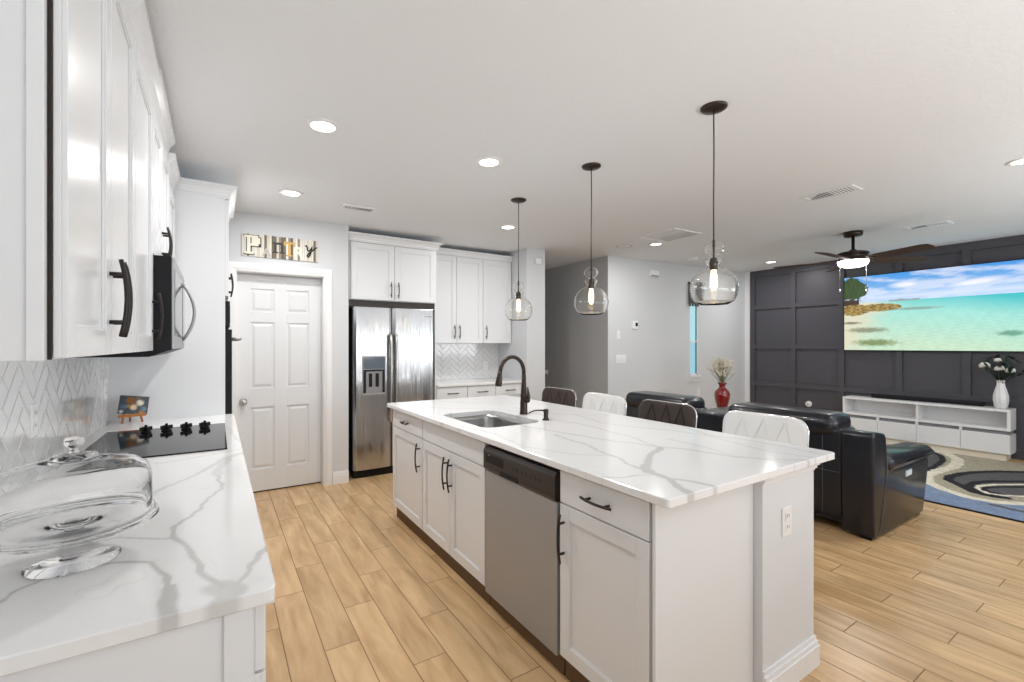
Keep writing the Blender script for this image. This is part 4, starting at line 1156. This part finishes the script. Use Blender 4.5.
# ---------------------------------------------------------------- bar stools
def make_stool(name, label, matn, group):
    """local: backrest at +x, seat faces -x, width along y."""
    t = thing(name, label, 'bar stool', (0, 0, 0), 0, group)
    MB().lathe([(0, 0.0), (0.195, 0.0), (0.20, 0.006), (0.19, 0.014), (0.06, 0.026), (0.035, 0.045), (0, 0.045)], n=40).build('base', 'chrome', t)
    MB().lathe([(0, 0.04), (0.027, 0.04), (0.027, 0.34), (0.018, 0.34), (0.018, 0.60), (0.05, 0.605), (0.05, 0.62), (0, 0.62)], n=20).build('pole', 'chrome', t)
    MB().tube([(0, 0.0, 0.25), (-0.05, 0.10, 0.25), (-0.14, 0.12, 0.25), (-0.18, 0, 0.25), (-0.14, -0.12, 0.25), (-0.05, -0.10, 0.25), (0, 0, 0.25)], 0.010, 8).build('footrest', 'chrome', t)

    # one-piece shell: seat curving up into a backrest
    path = [(-0.20, 0.665), (-0.15, 0.675), (0.0, 0.665), (0.12, 0.66), (0.175, 0.68), (0.20, 0.73), (0.215, 0.80), (0.228, 0.90), (0.238, 0.985)]

    def shell(pa, hw, th):
        bm = bmesh.new(); m_ = 20
        L_ = len(pa)
        fine = []
        for i in range(L_ - 1):
            for q in range(8):
                f = q / 8; fine.append((pa[i][0] * (1 - f) + pa[i + 1][0] * f, pa[i][1] * (1 - f) + pa[i + 1][1] * f))
        fine.append(pa[-1]); n_ = len(fine)
        arc = [0.0]
        for p0_, p1_ in zip(fine, fine[1:]): arc.append(arc[-1] + math.hypot(p1_[0] - p0_[0], p1_[1] - p0_[1]))
        F = []; B = []
        for i, (x, z) in enumerate(fine):
            a = fine[max(i - 1, 0)]; b_ = fine[min(i + 1, n_ - 1)]
            tx, tz = b_[0] - a[0], b_[1] - a[1]; l_ = math.hypot(tx, tz); nx_, nz_ = -tz / l_, tx / l_
            rf_, rb_ = [], []
            for j in range(m_ + 1):
                s_ = -1 + 2 * j / m_; yy = s_ * hw
                # rounded corners at both ends
                cr = 0.075; e = min(arc[i], arc[-1] - arc[i]) / cr
                if e < 1: yy = s_ * (hw - cr + cr * math.sqrt(max(0, 1 - (1 - e) ** 2)))
                cup = 0.022 * s_ * s_ * (1 if z > 0.70 else 0.4)
                edge = 1 - 0.55 * abs(s_) ** 6
                rf_.append(bm.verts.new((x + nx_ * (th * 0.5 * edge + cup), yy, z + nz_ * (th * 0.5 * edge + cup))))
                rb_.append(bm.verts.new((x - nx_ * (th * 0.5 * edge - cup), yy, z - nz_ * (th * 0.5 * edge - cup))))
            F.append(rf_); B.append(rb_)
        for i in range(n_ - 1):
            for j in range(m_):
                bm.faces.new((F[i][j], F[i][j + 1], F[i + 1][j + 1], F[i + 1][j])); bm.faces.new((B[i][j], B[i + 1][j], B[i + 1][j + 1], B[i][j + 1]))
            bm.faces.new((F[i][0], F[i + 1][0], B[i + 1][0], B[i][0])); bm.faces.new((F[i][m_], B[i][m_], B[i + 1][m_], F[i + 1][m_]))
        for j in range(m_):
            bm.faces.new((F[0][j], B[0][j], B[0][j + 1], F[0][j + 1])); bm.faces.new((F[-1][j], F[-1][j + 1], B[-1][j + 1], B[-1][j]))
        edge_l = [((F[i][0].co + B[i][0].co) / 2) for i in range(n_)]; edge_r = [((F[i][m_].co + B[i][m_].co) / 2) for i in range(n_)]
        top = [((F[-1][j].co + B[-1][j].co) / 2) for j in range(m_ + 1)]
        bot = [((F[0][j].co + B[0][j].co) / 2) for j in range(m_ + 1)]
        bmesh.ops.recalc_face_normals(bm, faces=bm.faces[:])
        for f in bm.faces: f.smooth = True
        loop = [v.copy() for v in edge_l] + [v.copy() for v in top[1:-1]] + [v.copy() for v in edge_r[::-1]] + [v.copy() for v in bot[::-1][1:-1]]
        return bm, loop, F
    bm, loop, F = shell(path[:6], 0.215, 0.055)
    me = bpy.data.meshes.new('seat'); bm.to_mesh(me); bm.free(); me.materials.append(M[matn]); so = bpy.data.objects.new('seat', me); COL.objects.link(so); so.parent = t
    bm, loop, F = shell(path[5:], 0.24, 0.045)
    # quilting lines on the front face of the backrest
    me = bpy.data.meshes.new('backrest'); bm.to_mesh(me); bm.free(); me.materials.append(M[matn]); bo = bpy.data.objects.new('backrest', me); COL.objects.link(bo); bo.parent = t
    MB().tube(loop, 0.0055, 8, closed=True).build('chrome_rim', 'chrome', bo)
    q = MB()
    fx = lambda z, y: 0.20 + (z - 0.73) * 0.14 - 0.0225 + 0.022 * (y / 0.24) ** 2 * -1
    for k in range(4):
        ya = -0.18 + 0.12 * k
        for (z0_, z1_, y0_, y1_) in ((0.80, 0.965, ya, ya + 0.06), (0.965, 0.80, ya + 0.06, ya + 0.12)):
            if abs(y1_) > 0.2 or abs(y0_) > 0.2: continue
            P = [(fx(z0_ + (z1_ - z0_) * s_ / 4, y0_ + (y1_ - y0_) * s_ / 4) + 0.001, y0_ + (y1_ - y0_) * s_ / 4, z0_ + (z1_ - z0_) * s_ / 4) for s_ in range(5)]
            q.tube(P, 0.0018, 6)
    q.build('seam', 'black' if matn == 'stoolbrown' else matn, bo)
    return t


gS = 'bar stools along the living room side of the island'
br = make_stool('bar_stool', 'dark brown quilted bar stool farthest along the island', 'stoolbrown', gS); br.location = (2.42, 3.27, 0)
wh = make_stool('bar_stool', 'white quilted bar stool between the two brown stools', 'stoolwhite', gS); wh.location = (2.42, 2.69, 0)
b2 = copy_tree(br); b2.location = (2.42, 2.08, 0); b2['label'] = 'dark brown quilted bar stool between the two white stools'
w2 = copy_tree(wh); w2.location = (2.43, 1.415, 0); w2['label'] = 'white quilted bar stool nearest the camera at the island'

# ---------------------------------------------------------------- sofa
t = thing('recliner_sofa', 'black leather power recliner loveseat with its back to the island', 'sofa', (0, 0, 0))
AY0, AY1 = 1.30, 1.50


def rbox(x0, x1, y0, y1, z0, z1, r, name, matn='leather', parent=None, puff=0.0):
    mb = MB().box(x0, x1, y0, y1, z0, z1, r)
    o = mb.build(name, matn, parent); smooth(o); return o


def arm(y0, y1, nm):
    outl = [(3.875, 0.018), (3.862, 0.40), (3.855, 0.74), (3.875, 0.765), (3.93, 0.768), (4.06, 0.745), (4.09, 0.72), (4.10, 0.66), (4.12, 0.52), (4.20, 0.46), (4.60, 0.455), (4.98, 0.455), (5.0, 0.43), (4.93, 0.22), (4.86, 0.018)]
    a = MB().prism(outl, y0, y1, 'y').build('arm', 'leather', t); mod_bevel(a, 0.018, 3); smooth(a)
    mb = MB().box(4.10, 5.09, y0 - 0.025, y1 + 0.02, 0.435, 0.580, 0.065)
    p = mb.build('arm_pad', 'leather', a); smooth(p)
    for v in p.data.vertices:
        s_ = (v.co.x - 4.10) / 0.99
        v.co.z += 0.02 * math.sin(s_ * PI) - 0.05 * max(0, s_ - 0.7) / 0.3 * (v.co.z > 0.51)
    return a


near = arm(AY0, AY1, 'near')
arm(3.62, 3.82, 'far')
MB().tube([(4.105, AY0 - 0.003, 0.58), (4.09, AY0 - 0.003, 0.45), (4.03, AY0 - 0.003, 0.22), (3.965, AY0 - 0.003, 0.06)], 0.0022, 6).build('seam_piping', 'leatherthread', near)
sw = MB().box(4.46, 4.585, AY0 - 0.006, AY0 + 0.001, 0.37, 0.415, 0.002).build('switch_panel', 'bluetag', near)
for k in range(3): MB().box(4.475 + 0.035 * k, 4.50 + 0.035 * k, AY0 - 0.009, AY0 - 0.006, 0.38, 0.405, 0.001).build('button', 'plate', sw)
rbox(3.90, 4.75, AY1, 3.62, 0.06, 0.30, 0.02, 'base_frame', parent=t)
for (ya, yb) in ((1.50, 2.40), (2.77, 3.62)):
    s1 = rbox(3.88, 4.02, ya, yb, 0.10, 0.76, 0.02, 'back_panel', parent=t)
    MB().tube([(3.879, ya + 0.02, 0.44), (3.879, yb - 0.02, 0.44)], 0.0015, 6).build('back_seam', 'leatherthread', s1)
    MB().tube([(3.879, ya + 0.13, 0.10), (3.879, ya + 0.13, 0.70)], 0.0015, 6).build('side_seam', 'leatherthread', s1)
    rbox(3.98, 4.22, ya + 0.01, yb - 0.01, 0.42, 0.76, 0.06, 'back_cushion', parent=t)
    hr_ = rbox(3.85, 4.20, ya + 0.04, yb + 0.01, 0.69, 0.862, 0.07, 'headrest', parent=t)
    rbox(4.15, 4.88, ya + 0.01, yb - 0.01, 0.28, 0.48, 0.05, 'seat_cushion', parent=t)
    rbox(4.80, 4.92, ya + 0.01, yb - 0.01, 0.08, 0.42, 0.04, 'footrest', parent=t)
cn = rbox(3.88, 4.70, 2.41, 2.76, 0.10, 0.755, 0.03, 'console', parent=t)
for yy in (2.50, 2.67): MB().lathe([(0.04, 0.756), (0.045, 0.760), (0.038, 0.760), (0.036, 0.757)], 4.45, yy, 24).build('cup_ring', 'chrome', cn)
for (xx, yy) in ((3.92, 1.33), (4.80, 1.33), (3.92, 3.75), (4.80, 3.75)): MB().box(xx - 0.035, xx + 0.045, yy - 0.01, yy + 0.06, 0, 0.018, 0.002).build('foot', 'black', t)

# side table and red vase
t = thing('side_table', 'small round dark side table behind the sofa holding the red vase', 'side table', (6.01, 3.80, 0))
MB().lathe([(0, 0.42), (0.20, 0.42), (0.205, 0.43), (0.205, 0.448), (0, 0.45)], n=36).build('table_top', 'darkwood', t)
MB().lathe([(0, 0.0), (0.15, 0.0), (0.15, 0.012), (0.03, 0.03), (0.022, 0.06), (0.022, 0.42), (0, 0.42)], n=24).build('pedestal', 'darkwood', t)
t = tag(MB().lathe([(0, 0.0), (0.062, 0.0), (0.066, 0.01), (0.064, 0.04), (0.082, 0.11), (0.100, 0.19), (0.103, 0.24), (0.090, 0.285), (0.058, 0.318), (0.040, 0.335), (0.038, 0.355), (0.052, 0.385), (0.066, 0.405), (0.060, 0.405), (0.034, 0.36), (0.034, 0.335), (0.05, 0.31), (0.08, 0.27), (0.08, 0.2), (0.05, 0.03), (0, 0.02)], n=32).build('red_vase', 'redvase', None, (6.01, 3.80, 0.45)),
        'glossy dark red vase with flared neck standing behind the sofa', 'vase')
random.seed(7)
t = thing('dried_flowers', 'bunch of cream dried blossoms standing in the red vase', 'flowers', (6.01, 3.80, 0.80))
ms, mf = MB(), MB()
for i in range(90):
    a = random.uniform(0, 2 * PI); sp = random.uniform(0.02, 0.19); h_ = random.uniform(0.20, 0.43) - sp * 0.35
    ex_, ey_ = sp * math.cos(a), sp * math.sin(a)
    ms.tube([(0.01 * math.cos(a), 0.01 * math.sin(a), -0.15), (ex_ * 0.15, ey_ * 0.15, 0.06), (ex_ * 0.6, ey_ * 0.6, h_ * 0.6), (ex_, ey_, h_)], 0.0018, 5)
    for k in range(7):
        mf.sphere((ex_ + random.gauss(0, 0.018), ey_ + random.gauss(0, 0.018), h_ + random.gauss(0, 0.02)), random.uniform(0.005, 0.010), n=1)
ms.build('stem', 'twig', t); o = mf.build('blossom', 'cream', t); o['kind'] = 'stuff'

# ---------------------------------------------------------------- television wall furniture
nx, ny = 300, 170
TY0, TY1, TZ0, TZ1 = 1.145, 3.103, 1.312, 2.412
u = np.linspace(0, 1, nx + 1); v = np.linspace(0, 1, ny + 1)
U, Vv = np.meshgrid(u, v, indexing='ij')   # u from the left (far) edge to the right, v from the bottom


def fbm(x, y, seed=0):
    r = np.zeros_like(x); a = 1.0
    for k in range(5):
        f = 2 ** k; r += a * np.sin(x * 7.1 * f + 1.3 * np.sin(y * 5.3 * f + seed + k) + seed * 1.7) * np.cos(y * 6.3 * f + 1.1 * np.sin(x * 4.7 * f - seed) + k * 2.1); a *= 0.55
    return r / 1.6


def L3(*c): return np.array(srgb(*c)[:3])


def mixc(a, b, k): return a * (1 - k[..., None]) + b * k[..., None]


hor = 0.645 + 0.0 * U
img = np.zeros(U.shape + (3,))
sky = mixc(L3(150, 200, 245) * np.ones_like(img), L3(62, 150, 226) * np.ones_like(img), np.clip((Vv - hor) / (1 - hor), 0, 1))
cl_ = np.clip((fbm(U * 1.5, Vv * 3.5, 2.0) + 0.55 - 1.6 * np.abs(Vv - 0.76 - 0.08 * U)) * 1.3, 0, 1)
cl2 = np.clip(1 - np.hypot((U - 0.38) / 0.12, (Vv - 0.84) / 0.06), 0, 1)
cl3 = np.clip(1 - np.hypot((U - 0.74) / 0.2, (Vv - 0.80 - 0.15 * (U - 0.74)) / 0.06), 0, 1)
cl4 = np.clip(1.0 - np.abs(Vv - 0.70) / 0.08, 0, 1) * 0.65
sky = mixc(sky, L3(238, 240, 250) * np.ones_like(img), np.clip(np.maximum.reduce([cl_ * 0.6, cl2 * 1.4, cl3 * 1.4, cl4]), 0, 1))
dep = np.clip((hor - Vv) / hor, 0, 1)
sea_far = L3(60, 195, 200) * np.ones_like(img); sea_mid = L3(160, 226, 214) * np.ones_like(img); sea_near = L3(200, 228, 200) * np.ones_like(img)
sea = mixc(sea_far, sea_mid, np.clip(dep * 3.2 + (0.75 - U) * 1.2, 0, 1)); sea = mixc(sea, sea_near, np.clip(dep * 1.5 - 0.35 + (0.5 - U) * 0.5, 0, 1))
rip = fbm(U * 9, dep ** 0.6 * 22, 1.0); sea = np.clip(sea * (1 + 0.10 * rip[..., None] * np.clip(dep * 3, 0, 1)[..., None]), 0, 1)
sand = L3(222, 220, 194) * np.ones_like(img)
img = np.where((Vv > hor)[..., None], sky, sea)
img = mixc(img, sand, np.clip((0.36 - U - 0.3 * (hor - Vv) + 0.05 * fbm(U * 2, Vv * 4, 3)) * 5, 0, 1) * (Vv <= hor))
# far spit of land
img = mixc(img, L3(150, 140, 130) * np.ones_like(img), ((Vv > hor - 0.005) & (Vv < hor + 0.012 + 0.012 * fbm(U * 6, U * 0, 4)) & (U > 0.28) & (U < 0.46)) * 0.8)
# foliage upper left
fo = np.clip(1.25 - np.hypot((U - 0.05) / 0.11, (Vv - 0.83) / 0.17) + 0.22 * fbm(U * 12, Vv * 9, 6), 0, 1) > 0.35
img = np.where(fo[..., None], mixc(L3(14, 34, 14) * np.ones_like(img), L3(70, 100, 44) * np.ones_like(img), np.clip(0.5 + 0.5 * fbm(U * 30, Vv * 24, 7), 0, 1)), img)
tr_ = (np.abs(Vv - 0.645) < 0.04 + 0.01 * fbm(U * 20, Vv, 2)) & (U < 0.10)
img = np.where(tr_[..., None], L3(60, 42, 34), img)
rk = (np.hypot((U - 0.07) / 0.10, (Vv - 0.545) / 0.075) + 0.10 * fbm(U * 14, Vv * 9, 9) < 1) | (np.hypot((U - 0.22) / 0.14, (Vv - 0.565) / 0.05) + 0.12 * fbm(U * 14, Vv * 9, 5) < 1)
img = np.where(rk[..., None], mixc(L3(84, 66, 34) * np.ones_like(img), L3(196, 164, 88) * np.ones_like(img), np.clip(0.5 + 0.7 * fbm(U * 16, Vv * 22, 8), 0, 1)), img)
for (a, b_, ra, rb, c) in ((0.20, 0.10, 0.13, 0.045, (110, 128, 60)), (0.15, 0.27, 0.12, 0.035, (128, 132, 104)), (0.05, 0.37, 0.06, 0.018, (110, 100, 80)), (0.90, 0.20, 0.06, 0.03, (84, 150, 120)), (0.44, 0.53, 0.13, 0.018, (130, 160, 150))):
    k = np.clip(1.3 - np.hypot((U - a) / ra, (Vv - b_) / rb) + 0.25 * fbm(U * 14, Vv * 14, a * 30), 0, 1)
    img = mixc(img, L3(*c) * np.ones_like(img), np.clip(k * 1.2, 0, 0.85))
P = np.stack([np.zeros(U.size), (TY1 + (TY0 - TY1) * U).ravel(), (TZ0 + (TZ1 - TZ0) * Vv).ravel()], -1)
idx = np.arange(U.size).reshape(U.shape)
faces = np.stack([idx[:-1, :-1], idx[1:, :-1], idx[1:, 1:], idx[:-1, 1:]], -1).reshape(-1, 4)
t = thing('television', 'huge wall-mounted television showing a tropical beach', 'television', (8.108, 0, 0))
me = bpy.data.meshes.new('screen'); me.from_pydata(P.tolist(), [], faces.tolist())
ca = me.color_attributes.new('glow', 'FLOAT_COLOR', 'POINT')
ca.data.foreach_set('color', np.concatenate([np.clip(img, 0, 1).reshape(-1, 3), np.ones((U.size, 1))], 1).astype(np.float32).ravel())
me.materials.append(M['tvglow']); o = bpy.data.objects.new('screen', me); COL.objects.link(o); o.parent = t
o.location = (-0.002, 0, 0)
mb = MB(); b = 0.008
mb.box(0, 0.035, TY0 - b, TY1 + b, TZ0 - b, TZ1 + b)
mb.box(-0.006, 0, TY0 - b, TY0, TZ0 - b, TZ1 + b).box(-0.006, 0, TY1, TY1 + b, TZ0 - b, TZ1 + b).box(-0.006, 0, TY0, TY1, TZ0 - b, TZ0).box(-0.006, 0, TY0, TY1, TZ1, TZ1 + b)
mb.build('bezel', 'black', t)

t = thing('media_console', 'long low white media console with open shelf under the television', 'media console', (7.87, 3.034, 0), -PI / 2)
W = 3.034 - 1.314; D = 0.285
mb = MB(); th = 0.03
mb.box(0, W, 0, D, 0.617 - th, 0.617).box(0, W, 0, D, 0.36, 0.36 + th).box(0, th, 0, D, 0.36 + th, 0.617 - th).box(W - th, W, 0, D, 0.36 + th, 0.617 - th)
mb.box(W / 2 - 0.012, W / 2 + 0.012, 0.01, D, 0.36 + th, 0.617 - th).box(th, W - th, D - 0.01, D, 0.36 + th, 0.617 - th)
o = mb.build('upper_shelf', 'trimw', t); mod_bevel(o, 0.002, 1)
MB().box(0.02, W - 0.02, 0.03, D, 0.31, 0.36).build('spacer', 'greyslot', t)
MB().box(0.0, W, 0.0, D, 0.085, 0.31).build('lower_body', 'trimw', t)
for k in range(4):
    a = k * W / 4
    MB().box(a + 0.002, a + W / 4 - 0.002, -0.016, 0, 0.088, 0.318, 0.002).build('drawer', 'trimw', t)
for k in (1, 2, 3): MB().box(k * W / 4 - 0.012, k * W / 4 + 0.012, -0.01, 0.03, 0.318, 0.36).build('divider', 'trimw', t)
MB().box(0.02, W - 0.04, 0.02, D - 0.02, 0, 0.085).build('plinth', 'creaml', t)
o = MB().box(8.02, 8.10, 1.57, 2.735, 0.6175, 0.675, 0.012).build('soundbar', 'black'); tag(o, 'long black soundbar lying on the white media console', 'soundbar')
t = thing('white_vase', 'white ribbed vase on the right end of the media console', 'vase', (7.97, 1.41, 0.6175))
mb = MB(); n = 28
prof = [(0.040, 0.0), (0.055, 0.03), (0.066, 0.10), (0.064, 0.16), (0.048, 0.23), (0.034, 0.28), (0.031, 0.31), (0.037, 0.34)]
rr = []
for r, z in prof:
    rr.append([mb.bm.verts.new(((r + 0.004 * math.cos(9 * 2 * PI * i / 72 + z * 12)) * math.cos(2 * PI * i / 72), (r + 0.004 * math.cos(9 * 2 * PI * i / 72 + z * 12)) * math.sin(2 * PI * i / 72), z)) for i in range(72)])
for A, B in zip(rr, rr[1:]):
    for i in range(72): f = mb._f([A[i], A[(i + 1) % 72], B[(i + 1) % 72], B[i]]); f.smooth = True
mb._f(rr[0]); mb.lathe([(0.037, 0.34), (0.037, 0.345), (0.031, 0.345), (0.024, 0.30), (0, 0.28)], n=24)
mb.build('body', 'whitevase', t)
t = thing('flower_bouquet', 'white blooms with dark leaves arranged in the white vase', 'flowers', (7.97, 1.41, 0.945))
random.seed(3)
lf_ = MB()
for i in range(46):
    a = random.uniform(0, 2 * PI); e = random.uniform(-0.1, 1.2); r = random.uniform(0.07, 0.2)
    c = Vector((r * math.cos(a) * math.cos(e), r * math.sin(a) * math.cos(e) * 1.15, 0.06 + 0.24 * math.sin(e) * r / 0.2 + 0.04))
    if c.x > 0.12: c.x = 0.12
    mt = T(c) @ Matrix.Rotation(random.uniform(0, 6), 4, 'Z') @ Matrix.Rotation(random.uniform(-1, 1), 4, 'Y')
    V_ = [lf_.bm.verts.new(mt @ Vector(p)) for p in ((-0.05, 0, 0), (-0.015, 0.02, 0.004), (0.03, 0.016, 0), (0.06, 0, -0.008), (0.03, -0.016, 0), (-0.015, -0.02, 0.004))]
    lf_._f(V_)
    lf_.tube([(0.3 * c.x * 0.2, 0, -0.05), (c.x * 0.5, c.y * 0.5, c.z * 0.55), tuple(c)], 0.002, 5)
o = lf_.build('foliage', 'leaf', t)
sd = o.modifiers.new('solid', 'SOLIDIFY'); sd.thickness = 0.001
for (fx_, fy_, fz_, r) in ((-0.05, 0.13, 0.18, 0.068), (-0.09, -0.005, 0.15, 0.06), (-0.07, -0.09, 0.13, 0.06), (0.02, 0.03, 0.25, 0.045)):
    mb = MB(); mb.sphere((fx_, fy_, fz_), r * 0.4, n=1)
    for k in range(14):
        a = k * 2.4; e = 0.1 + 0.09 * k
        d = Vector((math.cos(a) * math.cos(e), math.sin(a) * math.cos(e), math.sin(e)))
        mt = T(Vector((fx_, fy_, fz_)) + d * r * 0.6) @ d.to_track_quat('Z', 'Y').to_matrix().to_4x4()
        mb.sphere((0, 0, 0), r * 0.55, 1, 0.8, 0.25, 1, mt)
    mb.build('bloom', 'petal', t)

# rug
RX0, RX1, RY0, RY1 = 5.27, 7.835, -1.3, 3.0
cell = 0.0125
nx = int((RX1 - RX0) / cell); ny = int((RY1 - RY0) / cell)
X_, Y_ = np.meshgrid(np.linspace(RX0, RX1, nx + 1), np.linspace(RY0, RY1, ny + 1), indexing='ij')


def pip(px, py, poly):
    ins = np.zeros(px.shape, bool)
    for (ax, ay), (bx, by) in zip(poly, poly[1:] + poly[:1]):
        c = ((ay > py) != (by > py)) & (px < (bx - ax) * (py - ay) / (by - ay + 1e-12) + ax); ins ^= c
    return ins


tan = np.array((0.40, 0.36, 0.27)); creamc = np.array((0.74, 0.69, 0.56)); blk = np.array((0.012, 0.011, 0.014)); gry = np.array((0.10, 0.095, 0.10)); blu = np.array((0.20, 0.27, 0.40))
img = np.ones(X_.shape + (3,)) * tan
g1 = fbm(X_ * 4, Y_ * 4, 1); g2 = np.random.default_rng(1).normal(0, 1, X_.shape)
lower = [(6.6, 1.64), (6.3, 1.66), (6.0, 1.57), (5.83, 1.43), (5.70, 1.22), (5.72, 1.05), (5.86, 0.90), (6.1, 0.7), (6.2, 0.4), (6.0, 0.1), (5.75, -0.3), (5.8, -0.8), (6.1, -1.4)]
blue_poly = [(5.2, 3.1), (6.1, 3.1), (6.0, 2.6), (5.8, 2.1), (5.9, 1.75)] + lower[2:] + [(5.2, -1.4)]
img[pip(X_, Y_, blue_poly)] = blu
blob = [(7.8, 2.12), (7.72, 1.98), (7.55, 1.85), (7.26, 1.76), (6.94, 1.73), (6.57, 1.72), (6.25, 1.85), (6.2, 2.2), (6.5, 2.6), (7.2, 2.7), (7.7, 2.5)]
img[pip(X_, Y_, blob)] = gry
img[seg_dist(X_, Y_, blob + blob[:1]) < 0.03] = blk
swirl = [(7.6, 0.9), (7.35, 1.11), (7.15, 1.27), (6.91, 1.40), (6.69, 1.47), (6.43, 1.51), (6.26, 1.48), (6.09, 1.34), (5.93, 1.22), (5.91, 1.10), (5.95, 1.02), (6.2, 0.95), (6.6, 0.8), (7.1, 0.6)]
img[pip(X_, Y_, swirl)] = gry
img[seg_dist(X_, Y_, swirl[:11]) < 0.04] = blk
img[seg_dist(X_, Y_, [(7.1, 0.85), (6.84, 1.03), (6.57, 1.22), (6.38, 1.30), (6.16, 1.31), (6.0, 1.20), (5.96, 1.08)]) < 0.035] = blk
img[seg_dist(X_, Y_, [(7.0, 0.8), (6.70, 1.01), (6.43, 1.18), (6.25, 1.25), (6.13, 1.24), (6.00, 1.15), (6.03, 1.05), (6.2, 0.9), (6.5, 0.7)]) < 0.022] = creamc
img[seg_dist(X_, Y_, [(6.58, 0.99), (6.35, 1.14), (6.19, 1.21), (6.09, 1.18), (6.07, 1.09)]) < 0.025] = blk
img[seg_dist(X_, Y_, [(7.83, 2.02), (7.78, 1.86), (7.5, 1.69), (7.2, 1.625), (6.95, 1.605), (6.6, 1.645)]) < 0.055] = creamc
img[seg_dist(X_, Y_, lower) < 0.05] = creamc
img[(seg_dist(X_, Y_, [(5.60, 1.04), (5.58, 0.86), (5.62, 0.5)]) < 0.03)] = gry
img[(X_ < RX0 + 0.015)] = blk * 2
img *= (1 + 0.10 * g1 + 0.12 * g2)[..., None]
P = np.stack([X_.ravel(), Y_.ravel(), np.full(X_.size, 0.012)], -1)
idx = np.arange(X_.size).reshape(X_.shape)
faces = np.stack([idx[:-1, :-1], idx[1:, :-1], idx[1:, 1:], idx[:-1, 1:]], -1).reshape(-1, 4)
me = bpy.data.meshes.new('area_rug'); me.from_pydata(P.tolist(), [], faces.tolist())
ca = me.color_attributes.new('col', 'FLOAT_COLOR', 'POINT')
ca.data.foreach_set('color', np.concatenate([np.clip(img, 0.003, 1).reshape(-1, 3), np.ones((X_.size, 1))], 1).astype(np.float32).ravel())
me.materials.append(M['rug']); o = bpy.data.objects.new('area_rug', me); COL.objects.link(o)
sd = o.modifiers.new('solid', 'SOLIDIFY'); sd.thickness = 0.012; sd.offset = -1
tag(o, 'shaggy rug with tan, cream, black and blue swirls before the media console', 'rug')
